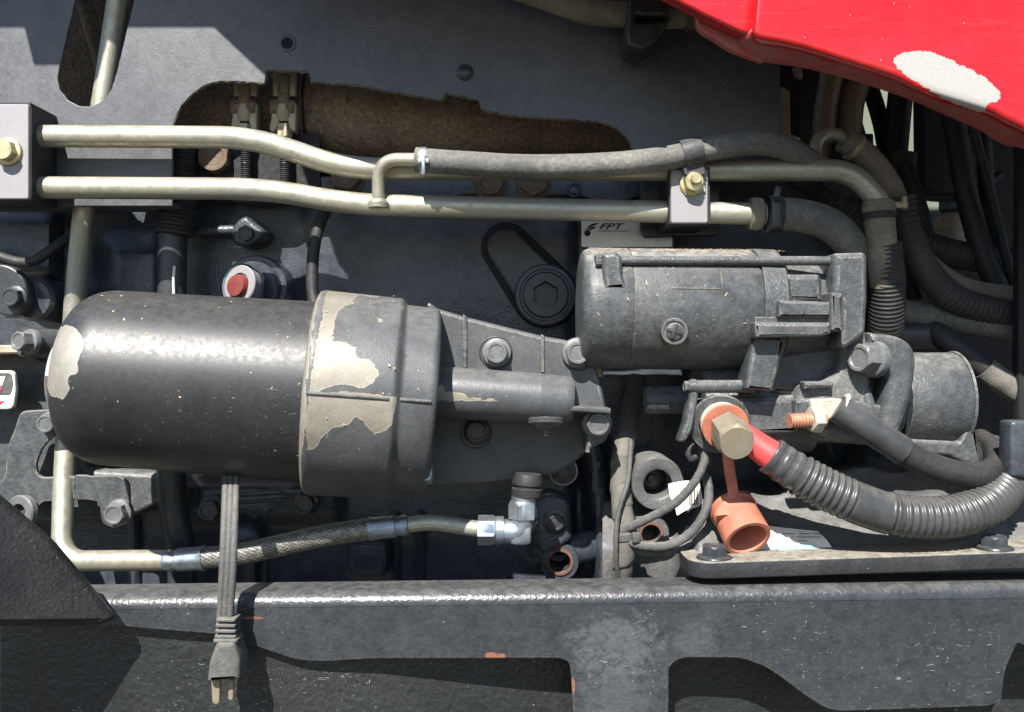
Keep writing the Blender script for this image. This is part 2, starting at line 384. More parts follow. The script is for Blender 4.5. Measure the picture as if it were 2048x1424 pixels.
M['brass'] = zinc('dull_brass', (.27, .225, .15), .5, .5, .6)
M['copper'] = zinc('copper_stud', (.50, .25, .15), .5, .6, .5)
M['brown'] = paint('rusty_manifold', (.075, .055, .036), .8, .8, (.30, .235, .155), .5, .9, 420, .0016, .8, mot=(330, .6), rust=(420, .57), rcol=((.26, .13, .05), (.36, .21, .10)), cloud=40)
M['brownbolt'] = paint('rusty_bolt', (.11, .075, .05), .7, .5, (.2, .15, .1), .3, .5, 500, .001, .2)
M['dark'] = paint('black_shadow_paint', (.006, .006, .007), .7, .08, (.12, .1, .08), .2, .3, 400, .001, .2)  # near black; stands in for shade on the backdrop and blocker sheets
M['rust'] = paint('rust_ring', (.11, .05, .034), .85, .3, (.16, .09, .06), .2, .6, 700, .0006, 0)
M['tape'] = paint('cloth_tape', (.085, .08, .07), .9, .6, (.25, .23, .19), .5, .7, 1100, .0007, .3)
M['bar'] = paint('black_bar_paint', (.015, .017, .020), .42, .08, (.34, .31, .25), .9, .4, 500, .0008, .5)
M['wire'] = paint('grey_wrapped_wire', (.045, .046, .048), .7, .4, (.28, .26, .22), .5, .5, 900, .0006, .2)
M['orange'] = paint('orange_silicone', (.37, .115, .068), .62, .4, (.36, .21, .15), .2, .15, 500, .0004, .15)
M['pink'] = paint('red_heatshrink', (.58, .05, .05), .45, .2, (.6, .3, .25), .1, .15, 300, .0005, .1)
M['white'] = paint('white_tag', (.68, .66, .60), .6, .25, (.45, .40, .3), .2, .1, 500, .0003, .0)
M['corrode'] = paint('white_corroded_lug', (.34, .31, .25), .75, .55, (.52, .49, .42), .4, .6, 500, .001, .4)
M['silver'] = zinc('nameplate_metal', (.80, .79, .75), .5, .25, .2)
M['ink'] = paint('black_print', (.02, .02, .02), .6, .1, DUST, 0, 0, 500, .0001, 0)
M['redink'] = paint('red_print', (.6, .03, .05), .5, .1, DUST, 0, 0, 500, .0001, 0)
M['teal'] = paint('teal_print', (.16, .46, .44), .6, .15, (.6, .6, .55), 0, 0, 500, .0001, 0)
M['cream'] = paint('cream_fitting', (.30, .26, .20), .7, .6, (.42, .37, .29), .5, .4, 500, .001, .4, rust=(90, .6))
M['redcap'] = paint('red_cap', (.15, .018, .012), .55, .25, (.25, .10, .07), .2, .2, 600, .0004, .2)
M['straw'] = paint('dry_straw', (.50, .34, .17), .8, .3, (.6, .5, .35), 0, .2, 900, .0004, 0)
M['soil'] = paint('dried_mud', (.30, .24, .16), .95, .4, (.4, .33, .24), 0, .8, 900, .0008, 0)
def red_paint():
    s = N('red_hood_paint'); f = s.noise(70, 7, .65)
    c = s.mix(s.ramp(f, .35, .7), (.34, .0025, .005), (.41, .0045, .008))
    haze = s.math('MULTIPLY', s.ramp(s.noise(14, 8, .6), .45, .75), .10); c = s.mix(haze, c, (.55, .12, .12))
    st = s.stretch((3, 3, 40)); hz = s.ramp(s.noise(4, 6, .65, 1., st), .5, .8); c = s.mix(s.math('MULTIPLY', hz, .12), c, (.62, .22, .20))  # paler streaks put into the red in place of reflections
    vf = s.vor(160); c = s.mix(s.math('MULTIPLY', s.math('LESS_THAN', vf, .055), .5), c, (.6, .45, .40))
    k = s.math('ADD', s.at('peel'), s.math('MULTIPLY_ADD', s.noise(210, 7, .75), 22., -11.)); pk = s.ramp(k, -.4, .4)
    w = s.mix(s.ramp(s.noise(900, 4, .7), .42, .65), (.30, .29, .27), (.345, .335, .315)); c = s.mix(pk, c, w)
    lp = s.ramp(s.at('lip'), .2, .9); dm = s.math('MULTIPLY', lp, s.math('MULTIPLY_ADD', s.ramp(s.noise(120, 7, .7), .35, .75), .5, .35)); c = s.mix(dm, c, (.24, .13, .12))
    rg = s.mixf(s.math('MAXIMUM', pk, dm), .24, .85)
    return s.done(c, rg, s.bump(s.noise(900, 4), .05, .0003), 0., .5, s.math('SUBTRACT', .6, s.math('MULTIPLY', s.math('MAXIMUM', pk, dm), .6)), .08)
M['red'] = red_paint()
def braid():
    s = N('steel_braid'); f = s.noise(300, 5, .6)
    c = s.mix(s.ramp(f, .35, .7), (.15, .145, .125), (.26, .25, .215)); c = s.mix(s.ramp(s.at('gap'), .25, .8), (.03, .028, .025), c)
    return s.done(c, .42, s.bump(s.noise(2500, 3), .3, .0003), .5)
M['braid'] = braid()
def speckle():
    s = N('pale_green_panel'); v = s.vor(28, rnd=.25); d = s.math('LESS_THAN', v, .2)
    c = s.mix(s.ramp(s.noise(6, 5), .3, .7), (.12, .145, .105), (.15, .17, .13)); c = s.mix(s.math('MULTIPLY', d, .45), c, (.16, .19, .13))
    return s.done(c, .6, s.bump(s.noise(120, 4), .2, .002))
M['green'] = speckle()
def gravel():
    s = N('pale_gravel'); c = s.mix(s.ramp(s.noise(30, 8, .7), .3, .7), (.03, .03, .02), (.06, .055, .04)); return s.done(c, .9, s.bump(s.noise(60, 6), .5, .01))
M['gravel'] = gravel()

M['edge'] = paint('torn_sheet_edge', (.12, .095, .06), .8, .6, (.30, .25, .17), .4, .6, 600, .0008, .3)
M['strap'] = rubber('strap_rubber', (.028, .031, .036), .3, (.2, .19, .17), .5, .3)
M['nose'] = paint('dusty_nose_casting', (.045, .048, .05), .5, .55, (.30, .28, .25), .6, .5, 560, .0009, .5, mot=(120, .5), edge=(.0014, (.33, .31, .27), .6))
# ------------------------------------------------------------------ setting
g = solo('ground', None, None, [([Vector((-40, -40, -1.1)), Vector((40, -40, -1.1)), Vector((40, 40, -1.1)), Vector((-40, 40, -1.1))], [(0, 1, 2, 3)])], M['gravel'], kind='structure')
b = solo('bulkhead', 'black bulkhead deep in the shade behind the hoses', 'bulkhead',  # dark sheet added to close the gaps and stand for deep shade
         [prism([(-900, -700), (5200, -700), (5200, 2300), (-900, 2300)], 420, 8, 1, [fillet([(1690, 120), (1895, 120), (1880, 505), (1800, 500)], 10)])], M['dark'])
solo('speckled_panel', 'pale green speckled panel glimpsed behind the hoses beneath the red hood', 'panel', [prism([(1600, -40), (2000, -40), (2000, 640), (1600, 640)], 900, 12, 2)], M['green'])
solo('pale_bar', 'pale grey bar slanting across the gap behind the hoses', 'bar', [tube([W(1740, 395, 700), W(1960, 290, 700)], .022, 12)], M['alu'])
def ss(a, b, x):
    t = max(0, min(1, (x - a) / (b - a))); return t * t * (3 - 2 * t)
def pad(x, y, x0, x1, y0, y1, e):
    return ss(x0 - e, x0 + e, x) * (1 - ss(x1 - e, x1 + e, x)) * ss(y0 - e, y0 + e, y) * (1 - ss(y1 - e, y1 + e, y))
def blk(x, y):
    d = 98
    d -= 5 * pad(x, y, 610, 1150, 400, 720, 22)
    d -= 22 * pad(x, y, -300, 115, 425, 560, 18)
    d -= 14 * pad(x, y, 210, 330, 480, 900, 30)
    d -= 10 * pad(x, y, 560, 640, 640, 1010, 25)
    d -= 16 * pad(x, y, 380, 680, 960, 1040, 20)
    d -= 18 * pad(x, y, 1060, 1145, 900, 1110, 10)
    d -= 34 * pad(x, y, 1165 + (y - 900) * .1, 1210 + (y - 900) * .14, 880, 1300, 14)
    for rx, h in ((790, 12), (842, 12), (505, 8), (530, 10), (270, 9)): d -= h * pad(x, y, rx - 4, rx + 6, 1030, 1400, 9)
    d -= 8 * pad(x, y, 700, 770, 1070, 1150, 8)
    d -= 2.0 * mnoise.noise(Vector((x * .008, y * .008, 3)))
    d -= .25 * mnoise.noise(Vector((x * .06, y * .06, 9)))
    return d
eb = thing('engine_block', 'black painted engine block behind the filter and starter', 'engine', W(700, 1200, 95))
part('casting', [grid(-260, 1760, 395, 1330, 260, 130, blk)], M['cast'], eb, 60)
hd = [(330, 352), (1300, 352), (1300, 398)] + [(x, 396 + 6 * (1 if (x // 90) % 2 else -1)) for x in range(1280, 330, -30)] + [(330, 396)]
part('head_flange', [prism(fillet(hd, 6, 3), 72, 30, 1.2), prism([(330, 120), (1600, 120), (1600, 353), (330, 353)], 150, 10, 0)], M['cast'], eb)
for i, (x, y) in enumerate(((425, 312), (690, 352), (980, 362), (1068, 362))): bolt(eb, x, y, 62, 34 if i == 0 else 30, 12, M['brownbolt'], flange=1.2, rot=i * .3)
part('boss_hole', [torus(W(1148, 380, 71), (0, 1, 0), .0042, .001)], M['cast'], eb)
# keyhole shaped boss with its threaded plug
def capsule(ax, ay, ra, bx, by, rb, n=20):
    a0 = math.atan2(by - ay, bx - ax); o = []
    k = math.acos(max(-1, min(1, (ra - rb) / math.hypot(bx - ax, by - ay))))
    for i in range(n + 1):
        t = a0 + k + (2 * math.pi - 2 * k) * i / n; o.append((ax + ra * math.cos(t), ay + ra * math.sin(t)))
    for i in range(n + 1):
        t = a0 - k + 2 * k * i / n; o.append((bx + rb * math.cos(t), by + rb * math.sin(t)))
    return o
kh = capsule(1012, 494, 50, 1090, 590, 66)
kb = part('keyhole_boss', [prism(capsule(1012, 494, 40, 1090, 590, 56), 82, 20, 3)], M['boltdark'], eb); part('keyhole_groove', [prism(kh, 89, 12, 2.0)], M['dark'], eb)
pl = part('core_plug', [lathe(W(1091, 590, 78), (0, -1, 0), [(-.016, .0212), (0, .0212), (.0012, .0204), (.0014, .0180), (.0006, .0174), (.0006, .0160), (.0022, .0156), (.0028, .0148), (.0028, .0096, 1), (.0020, .0092, 1), (-.006, .0088, 1), (-.0075, .003), (-.0078, 0)], 48,
          shape=None)], M['boltdark'], kb)
# lug, rods and bosses
lg = part('lug', [prism(smooth2([(462, 470), (470, 445), (490, 432), (508, 445), (528, 462), (518, 480), (490, 492), (470, 488)], 5), 72, 26, 3), tube(path((372, 463, 84), (470, 460, 84)), .0035, 12)], M['cast'], eb)
bolt(eb, 490, 466, 68, 17, 7, M['boltdark'], flange=1.2)
for nm, x, y, r, hr, d, rm in (('pipe_boss', 1120, 1124, 38, 21, 58, 1), ('ring_boss', 1316, 968, 53, 29, 10, 0), ('small_boss', 1302, 1068, 37, 19, 16, 1)):
    s = SC(d); o = W(x, y, d)
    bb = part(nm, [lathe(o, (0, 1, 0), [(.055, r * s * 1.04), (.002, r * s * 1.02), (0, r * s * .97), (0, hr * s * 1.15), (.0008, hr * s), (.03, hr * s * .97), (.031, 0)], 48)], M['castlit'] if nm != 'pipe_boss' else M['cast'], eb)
    if rm: part('rust_ring', [lathe(o, (0, 1, 0), [(-.0004, hr * s * 1.30), (-.0012, hr * s * 1.25), (-.0012, hr * s * 1.02), (.025, hr * s * .94)], 40, cap=False)], M['rust'], bb)
    else: part('sensor', [lathe(o + Vector((0, .024, 0)), (0, -1, 0), [(-.006, .0085), (0, .0082), (.001, .006), (.001, .0035), (.004, .003), (.0045, 0)], 24)], M['boltdark'], bb)
part('arm', [tube(path((1140, 1100, 72), (1230, 1080, 78)), .0105, 16, flat=.7)], M['cast'], eb)
part('housing', [prism(fillet([(1070, 1000), (1100, 985), (1140, 1000), (1145, 1080), (1090, 1110), (1070, 1080)], 14), 55, 40, 3)], M['cast'], eb)
bolt(eb, 1112, 1046, 50, 18, 6, M['boltdark'], flange=1.5); bolt(eb, 1128, 945, 52, 15, 7, M['boltdark'], flange=1.7, washer=2.0, mats=M['alu'])
for x, y, r, d in ((415, 1022, 22, 62), (607, 1010, 21, 62)): bolt(eb, x, y, d, r, 11, M['boltdark'], rot=.4)
part('web', [tube(path((430, 1000, 80), (600, 990, 80)), .004, 12)], M['cast'], eb, 50); part('cap_boss', [lathe(W(485, 1085, 78), (0, 1, 0), [(0, .001), (.0005, .010), (.003, .0125), (.03, .0125)], 28)], M['cast'], eb, 50); part('pad', [prism(fillet([(698, 1085), (772, 1085), (772, 1140), (735, 1152), (698, 1140)], 10), 82, 20, 3)], M['cast'], eb, 50)
# left side castings: lug with bolt, sleeve bolt
part('round_boss', [lathe(W(62, 598, 52), (0, 1, 0), [(0, .005), (0, .0125), (.003, .0145), (.05, .0145)], 36)], M['cast'], eb)
lug = part('lug', [prism(smooth2([(-60, 540), (-10, 528), (25, 535), (48, 560), (55, 600), (40, 628), (10, 632), (-30, 615), (-60, 610)], 6), 42, 8, 1.5)], M['boltdark'], eb)
bolt(eb, 18, 594, 32, 20, 9, M['boltdark'], rot=.2); 
part('sleeve', [lathe(W(40, 684, 20), Vector((.75, .66, -.05)), [(0, .0085), (.002, .0093), (.042, .0093)], 28)], M['boltdark'], eb); bolt(eb, 34, 682, 8, 21, 10, M['bolt'], ax=(-.35, -.93, .05), rot=.3)
solo('curved_rod', 'thin black bent rod on the engine left of the zinc tube', 'rod', [tube(path((-40, 490, 60), (10, 517, 60), (60, 524, 60), (105, 498, 62), (160, 462, 70)), .0035, 14)], M['rubberdk'])
# ------------------------------------------------------------------ flywheel housing, sunlit casting below the starter
def bell(x, y):
    e = 978 - 48 * ss(1560, 1640, x) + 26 * ss(1330, 1250, x) + 6 * math.sin(x * .05)
    d = 100 - (72 - 30 * ss(1400, 1340, x)) * ss(e - 14, e + 10, y) - 34 * ss(985, 1105, y)
    d -= 2 * mnoise.noise(Vector((x * .02, y * .02, 1)))
    return d
fh = thing('flywheel_housing', 'grey dusty casting with rust spots under the corrugated loom', 'housing', W(1650, 1160, 60))
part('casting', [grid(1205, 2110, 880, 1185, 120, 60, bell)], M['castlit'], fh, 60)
part('web', [tube(path((1620, 860, 62), (1650, 930, 75), (1660, 1000, 90)), .009, 14)], M['cast'], fh); part('web', [tube(path((1720, 880, 70), (1700, 950, 85)), .008, 14)], M['cast'], fh)
s = solo('paper_label', 'torn white paper label with teal stripe lying below the orange cap', 'label',
     [([W(x, y, bell(x, y) - 3.2) for x, y in ((1500, 1058), (1540, 1052), (1590, 1058), (1635, 1062), (1652, 1078), (1668, 1100), (1600, 1108), (1480, 1108))], [tuple(range(8))])], M['white'])
part('teal_stripe', [([W(x, y, bell(x, y) - 3.9) for x, y in ((1548, 1094), (1600, 1089), (1636, 1092), (1640, 1097), (1562, 1101))], [tuple(range(5))])], M['teal'], s)
part('print_line', [([W(x, y, bell(x, y) - 3.9) for x, y in ((x0, y0), (x1, y0 + .5), (x1, y0 + 1.9), (x0, y0 + 1.4))], [(0, 1, 2, 3)]) for y0, a, b_ in ((1066, 1530, 1590), (1066, 1598, 1645), (1073, 1540, 1640), (1080, 1565, 1615)) for x0, x1 in ((a, (a + b_) / 2 - 2), ((a + b_) / 2 + 3, b_))], M['wire'], s)
# ------------------------------------------------------------------ exhaust manifold in the cut-out
solo('sun_blocker', 'matt black inner shield behind the pipes below the manifold', 'shield', [prism([(290, 268), (640, 268), (640, 394), (290, 394)], 70, 2, .3)], M['dark'])  # matt black sheet added to keep leaking sun off the block
solo('inner_duct', 'dark rusty duct seen through the slanted slot', 'duct', [prism([(40, -200), (330, -200), (330, 300), (40, 300)], 125, 8, 1), tube([W(150, -60, 112), W(215, 160, 112)], .006, 12)], M['brown'])
em = thing('exhaust_manifold', 'rusty brown exhaust manifold inside the shield cut-out', 'manifold', W(800, 330, 105))
X = Vector((1, 0, 0))
def mpipe(x0, x1, y, r, d, taper=1.0):
    o = W(x0, y, d); L = (W(x1, y, d) - o).length; rr = r * SC(d)
    return lathe(o, X, [(0, rr * .9), (.003, rr)] + [(L * t, rr * (1 + (taper - 1) * t)) for t in (.2, .4, .6, .8)] + [(L - .003, rr * taper), (L, rr * taper * .9)], 56)
part('pipe', [jitter(mpipe(625, 1345, 232, 98, 105, .86), .0012, 40)], M['brown'], em, 60)
part('pipe', [jitter(mpipe(300, 612, 232, 96, 110), .0012, 40)], M['brown'], em, 60)
part('flange', [mpipe(596, 606, 232, 108, 108), mpipe(612, 626, 232, 110, 108)], M['brown'], em)
for i, x in enumerate((490, 568)):
    t = thing('band_clamp', 'rusty band clamp with threaded stud, %s in the shield cut-out' % ('left one' if i == 0 else 'right one under the square notch'), 'clamp', W(x, 340, 60), 'band clamps round the manifold')
    d = 62; y0 = 172 if i == 0 else 172
    for dx in (-18, 14):
        part('band', [prism(fillet([(x + dx - 5, 120), (x + dx + 9, 120), (x + dx + 9, 192), (x + dx - 5, 192)], 3), d - 2, 6, 1), prism(smooth2([(x + dx - 6, 206), (x + dx + 9, 206), (x + dx + 10, 240), (x + dx + 4 + dx * .3, 262), (x + dx - 6 + dx * .3, 258), (x + dx - 8, 235)], 4), d - 3, 9, 1)], M['dirty'], t)
    part('trunnion', [lathe(W(x - 24, 216, d), X, [(0, .003), (0, .0055), (.0155, .0055), (.0155, .003)], 20), tube(path((x, 150, d - 1), (x, 215, d - 1)), .0042, 14)], M['brown'], t)
    part('nut', [hexhead(W(x, 250, d), (0, 0, -1), .0055, .009), lathe(W(x, 212, d), (0, 0, -1), [(0, .006), (.006, .0058), (.011, .0042)], 20)], M['dirty'], t)
    part('threaded_stud', [tube(resample([W(x + 1, 245, d), W(x + 2, 372, d)], .00035), lambda s, th, L: .0031 + .0005 * math.sin(s / .0013 * 6.283), 14)], M['boltdark'], t)
# ------------------------------------------------------------------ heat shield sheet
cut = [(1272, 345), (1268, 300), (1255, 275), (1235, 256), (1200, 243), (1120, 238), (1050, 235), (1000, 228), (966, 220), (960, 201), (890, 186), (885, 202), (800, 186), (720, 171), (660, 166), (625, 164), (620, 143), (533, 140), (530, 167), (480, 163), (440, 162), (410, 170), (385, 187), (362, 212), (350, 236), (345, 262), (345, 300)]
cut = ragged(cut, 2.4, 7, 3, False)
outl = [(-160, -420), (1560, -420), (1560, 345), (1272, 345)] + cut + [(345, 412), (-160, 412)]
slot = [(245, 95), (232, 150), (222, 180), (208, 200), (183, 213), (158, 212), (135, 200), (120, 180), (115, 155), (120, 130), (150, 0), (175, -110), (295, -110)]
hs = thing('heat_shield', 'dusty black sheet metal heat shield with ragged cut-out and slanted slot', 'shield', W(600, 430, 36))
part('sheet', [prism(outl, 35, 3, .5, [ragged(fillet(slot, 4, 2), 1.2, 7, 5), circ(575, 87, 12, 28)])], M['plate'], hs)
part('cut_edge', [jitter(tube([W(x, y, 36.6 + .5 * math.sin(x * .3)) for x, y in cut], .0011, 8), .0005, 260)], M['edge'], hs); part('folded_lip', [prism([(-160, 404), (345, 404), (345, 412), (-160, 412)], 38.4, 25, .8)], M['plate'], hs)
part('hole_rim', [torus(W(575, 87, 35.2), (0, 1, 0), .0046, .0011)], M['plate'], hs)
part('rivet', [lathe(W(930, 145, 35), (0, -1, 0), [(0, .0054), (.0008, .0052), (.0018, .004), (.0023, .002), (.0025, 0)], 28)], M['boltdark'], hs)
# ------------------------------------------------------------------ two zinc pipes with clamp blocks and rubber hoses
rz = 22 * SC(17)
p1 = thing('coolant_pipe', 'upper zinc coolant pipe, stepping down past the shield cut-out and bending down at right', 'pipe', W(900, 365, 17), 'long zinc coolant pipes')
part('tube', [tube(path((62, 272, 17), (505, 275, 17), (690, 337, 17), (1250, 340, 17), (1700, 341, 17), (1757, 400, 17), (1757, 425, 17), rad=22), rz, 32)], M['zinc'], p1)
part('bead', [lathe(W(1757, 400, 17), (0, 0, -1), [(0, rz), (.001, .0093), (.0035, .0098), (.006, .0093), (.007, rz)], 32)], M['beige'], p1)
p2 = thing('coolant_pipe', 'lower zinc coolant pipe with a small branch welded on near the middle', 'pipe', W(900, 450, 17), 'long zinc coolant pipes')
part('tube', [tube(path((62, 375, 17), (535, 378, 17), (700, 409, 17), (1250, 422, 17), (1530, 428, 17), rad=30), rz, 32)], M['zinc'], p2)
part('bead', [lathe(W(1498, 428, 17), X, [(0, rz), (.0005, .0095), (.004, .0103), (.0075, .0095), (.009, rz)], 32)], M['beige'], p2)
br = part('branch', [tube(path((757, 410, 10), (757, 318, 5), (850, 320, -2), rad=15), 13 * SC(5), 24)], M['zinc'], p2)
part('weld_bead', [jitter(lathe(W(757, 406, 10.5), (0, 0, 1), [(-.003, .0062), (0, .0066), (.0016, .0056), (.0028, .0040)], 28), .0004, 500)], M['zinc'], br)
h = thing('bypass_hose', 'grey dusty rubber hose lying over the two zinc pipes', 'hose', W(1100, 350, -4))
part('hose', [tube(path((832, 320, -2), (920, 326, -4), (1050, 333, -5), (1200, 330, -5), (1330, 317, -4), (1420, 297, -3), (1510, 286, 0), (1575, 298, 8), (1640, 335, 26), (1690, 375, 55)), lambda s, t, L: 24 * SC(-3) * (1 + .02 * mnoise.noise(Vector((s * 60, math.cos(t), math.sin(t)))) + .05 * max(0, 1 - s / .006)), 28)], M['rubber'], h)
def ringband(px, py, d, r, w, mat, parent, ax=X, nm='clamp_band', seg=32):
    o = W(px, py, d); rr = r * SC(d); w = w * SC(d)
    return part(nm, [lathe(o - Vector(ax) * w / 2, ax, [(0, rr * .9), (0, rr), (w * .12, rr * 1.02), (w * .88, rr * 1.02), (w, rr), (w, rr * .9)], seg)], mat, parent)
cl = ringband(847, 321, -2, 26, 14, M['fit'], h)
part('clamp_ear', [box(W(847, 330, -10.5), (.0022, .003, .012), .0006), box(W(847, 322, -10), (.007, .0018, .0028), .0005)], M['fit'], cl)
sp = ringband(1383, 305, -4, 28, 40, M['strap'], h, Vector((.95, 0, .25)).normalized(), 'clip_strap')
part('clip_tongue', [prism(fillet([(1362, 318), (1408, 316), (1412, 350), (1370, 352)], 6), -6, 4, .8)], M['strap'], sp)
def clampblock(label, x0, x1, y0, y1, bx, by, br_, d, th):
    t = thing('clamp_block', label, 'clamp', W((x0 + x1) / 2, y1, d + 10), 'pipe clamp blocks')
    part('cover_plate', [prism(fillet([(x0, y0), (x1, y0), (x1, y1), (x0, y1)], 5), d, 4, .7)], M['alu'], t)
    part('block', [prism(fillet([(x0 - 4, y0 - 4), (x1 + 4, y0 - 4), (x1 + 5, y1 + 3), (x0 - 4, y1 + 3)], 3), d + 4.2, th, .6)], M['rubberdk'], t)
    bolt(t, bx, by, d - 7.5, br_, 7.5, M['gold'], rot=.25, flange=1.25, recess=0)
    return t
clampblock('pale alloy clamp block with yellow nut at the left edge, holding both pipes', -70, 57, 208, 398, 3, 298, 23, 0, 31)
t = clampblock('pale alloy clamp block with yellow nut under the hose clip', 1342, 1416, 338, 446, 1389, 362, 21, 1, 38)
part('stud', [lathe(W(1391, 358, -6.5), (0, -1, 0), [(0, .0033), (.003, .0033), (.0035, .0029), (.0035, 0)], 18)], M['gold'], t)
part('square_washer', [prism(fillet([(1366, 342), (1408, 338), (1412, 384), (1370, 390)], 3), -.6, 1.4, .3)], M['alu'], t)
solo('mounting_bracket', 'black steel bracket behind the right clamp block', 'bracket', [prism(fillet([(1282, 340), (1440, 340), (1440, 470), (1290, 474), (1282, 462)], 10), 46, 8, 1)], M['boltdark'])
h = thing('radiator_hose', 'thick grey rubber hose curving down behind the starter', 'hose', W(1640, 520, 20))
part('hose', [tube(path((1535, 428, 17), (1600, 431, 17), (1660, 450, 18), (1700, 490, 24), (1712, 540, 36), (1712, 600, 55)), lambda s, t, L: 33 * SC(17) * (1 + .12 * max(0, 1 - s / .006)), 32)], M['rubber'], h)
c = ringband(1548, 428, 17, 36, 26, M['rubberdk'], h)
part('clamp_tab', [box(W(1551, 392, 14), (.004, .006, .012), .001, Matrix.Rotation(.25, 3, 'Y')), box(W(1552, 430, 5.5), (.006, .003, .016), .001)], M['boltdark'], c)
h = thing('bend_hose', 'mud coloured rubber hose clamped on the pipe bend at right', 'hose', W(1760, 500, 18))
part('hose', [tube(path((1757, 412, 17), (1760, 460, 18), (1766, 520, 20), (1770, 570, 24)), lambda s, t, L: (30 + 3 * max(0, 1 - s / .008)) * SC(17), 32)], M['beige'], h)
c = ringband(1757, 432, 17, 34, 12, M['rubberdk'], h, Vector((.03, 0, -1)).normalized())
part('clamp_tab', [box(W(1796, 410, 14), (.012, .003, .004), .001), box(W(1808, 405, 14), (.003, .004, .008), .001)], M['dirty'], c)
def loomtube(pts, r, pitch=13, d=0, amp=.06, smooth=(), seg=24, step=.0006, nz=.0):
    rr = r * SC(d); pt = pitch * SC(d)
    def f(s, t, L):
        for a, b in smooth:
            if a < s / L < b: return rr * 1.02 * (1 + .03 * mnoise.noise(Vector((s * 90, t, 0))))
        w = math.sin(s / pt * 6.2832); w = max(-.9, min(.75, w * 1.6)); return rr * (1 + amp * w * .6)
    return tube(path(*pts, step=step), f, seg)
solo('corrugated_loom', 'wide dark corrugated loom hanging below the mud coloured hose', 'loom', [loomtube([(1766, 488, 20), (1774, 560, 24), (1772, 640, 36), (1765, 700, 54)], 35, 8.5, 20)], M['loomdk'], group='dark corrugated looms at right')
solo('corrugated_loom', 'narrow dark corrugated loom curving from behind the bend to the right edge', 'loom', [loomtube([(1800, 395, 42), (1818, 470, 42), (1855, 545, 44), (1910, 598, 48), (1985, 622, 52), (2075, 640, 58)], 28, 11, 42)], M['loomdk'], group='dark corrugated looms at right')
solo('corrugated_loom', 'dark corrugated loom running level just under the cream sensor', 'loom', [loomtube([(1810, 470, 85), (1870, 498, 85), (1950, 515, 88), (2075, 530, 92)], 28, 11, 85)], M['loomdk'], group='dark corrugated looms at right')
solo('corrugated_loom', 'brownish corrugated loom slanting between the zinc pipe and the thick hose', 'loom', [loomtube([(1590, 350, 60), (1650, 380, 62), (1700, 425, 66), (1740, 500, 74)], 26, 11, 62)], M['loomdk'], group='dark corrugated looms at right')
h = thing('heater_hose', 'small zinc elbow with dirty hose above the pipe bend', 'hose', W(1700, 330, 30))
part('elbow', [tube(path((1648, 340, 20), (1630, 305, 22), (1640, 276, 26), (1668, 268, 30), (1700, 285, 34)), 13 * SC(22), 20)], M['zinc'], h)
part('hose', [tube(path((1688, 280, 33), (1735, 315, 36), (1778, 372, 45), (1805, 440, 58)), 25 * SC(36), 24)], M['beige'], h)
ringband(1708, 295, 34, 28, 10, M['dirty'], h, (W(1735, 315, 36) - W(1690, 282, 33)).normalized())
for i, (a, lab) in enumerate(((((1668, 60, 130), (1662, 150, 128), (1650, 230, 126), (1645, 330, 128)), 'dirty metal pipe hanging down behind the small zinc elbow, left of a pair'), (((1722, 90, 130), (1716, 160, 128), (1702, 220, 126), (1695, 340, 128)), 'dirty metal pipe hanging down behind the small zinc elbow, right of a pair'))):
    solo('vertical_pipe', lab, 'pipe', [tube(path(*a), (24 if i else 22) * SC(126), 24)], M['dirty'], group='pair of pipes behind the elbow')
solo('support_strip', 'narrow rusty metal strip with a foot beside the shield edge', 'strip', [prism(fillet([(1563, 172), (1580, 182), (1582, 268), (1602, 276), (1600, 290), (1566, 282), (1562, 262)], 4), 58, 4, .6), prism(fillet([(1588, 132), (1604, 136), (1606, 158), (1592, 150)], 4), 62, 5, .8)], M['cream'])
solo('relay_box', 'small black box behind the dirty elbow hose', 'box', [prism(fillet([(1690, 268), (1748, 266), (1748, 360), (1690, 360)], 5), 95, 40, 1.5)], M['rubberdk'])
t = thing('breather_hose', 'dark hose in a rubber cup in front of the green panel', 'hose', W(1790, 350, 120))
part('hose', [tube(path((1812, 100, 120), (1800, 200, 120), (1788, 330, 120)), 24 * SC(120), 24)], M['rubberdk'], t)
part('cup', [lathe(W(1792, 350, 112), (.05, 0, 1), [(0, .010), (.001, .0125), (.010, .0135), (.0145, .0142), (.0145, .011), (.006, .0105)], 28)], M['rubberdk'], t)
solo('wiring_bundle', 'thin black wiring sagging below the rubber cup', 'wire', [tube(path((1795, 360, 120), (1825, 385, 118), (1870, 395, 115), (1930, 390, 110), (2000, 350, 120)), .0032, 12)], M['rubberdk'])
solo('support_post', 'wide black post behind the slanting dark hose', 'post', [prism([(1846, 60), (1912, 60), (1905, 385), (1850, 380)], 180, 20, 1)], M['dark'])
solo('slanting_hose', 'dark hose slanting down from the red hood to the right edge', 'hose', [tube(path((1885, 150, 92), (1912, 270, 88), (1935, 400, 84), (1975, 530, 78), (2040, 670, 70)), 21 * SC(84), 24)], M['rubberdk'])
t = thing('cream_sensor', 'blotchy cream coloured sensor behind the slanting hose', 'sensor', W(1898, 500, 150))
part('body', [lathe(W(1898, 496, 150), (0, 0, 1), [(0, .0135), (.006, .0135), (.007, .0105), (.012, .0105), (.013, .0115), (.024, .0105), (.026, .008)], 28)], M['cream'], t)
part('cap', [lathe(W(1900, 420, 150), (0, 0, 1), [(0, .0085), (.007, .0085), (.008, .006)], 6)], M['boltdark'], t)
solo('red_bracket', 'small red metal piece beside the cream sensor', 'bracket', [prism([(1832, 462), (1872, 446), (1872, 520), (1832, 520)], 210, 6, .8)], M['redcap'])
solo('red_strip', 'red sliver of sheet metal right of the slanting hose', 'strip', [prism([(1948, 410), (1962, 412), (1995, 500), (1975, 510)], 160, 4, .6)], M['redcap'])
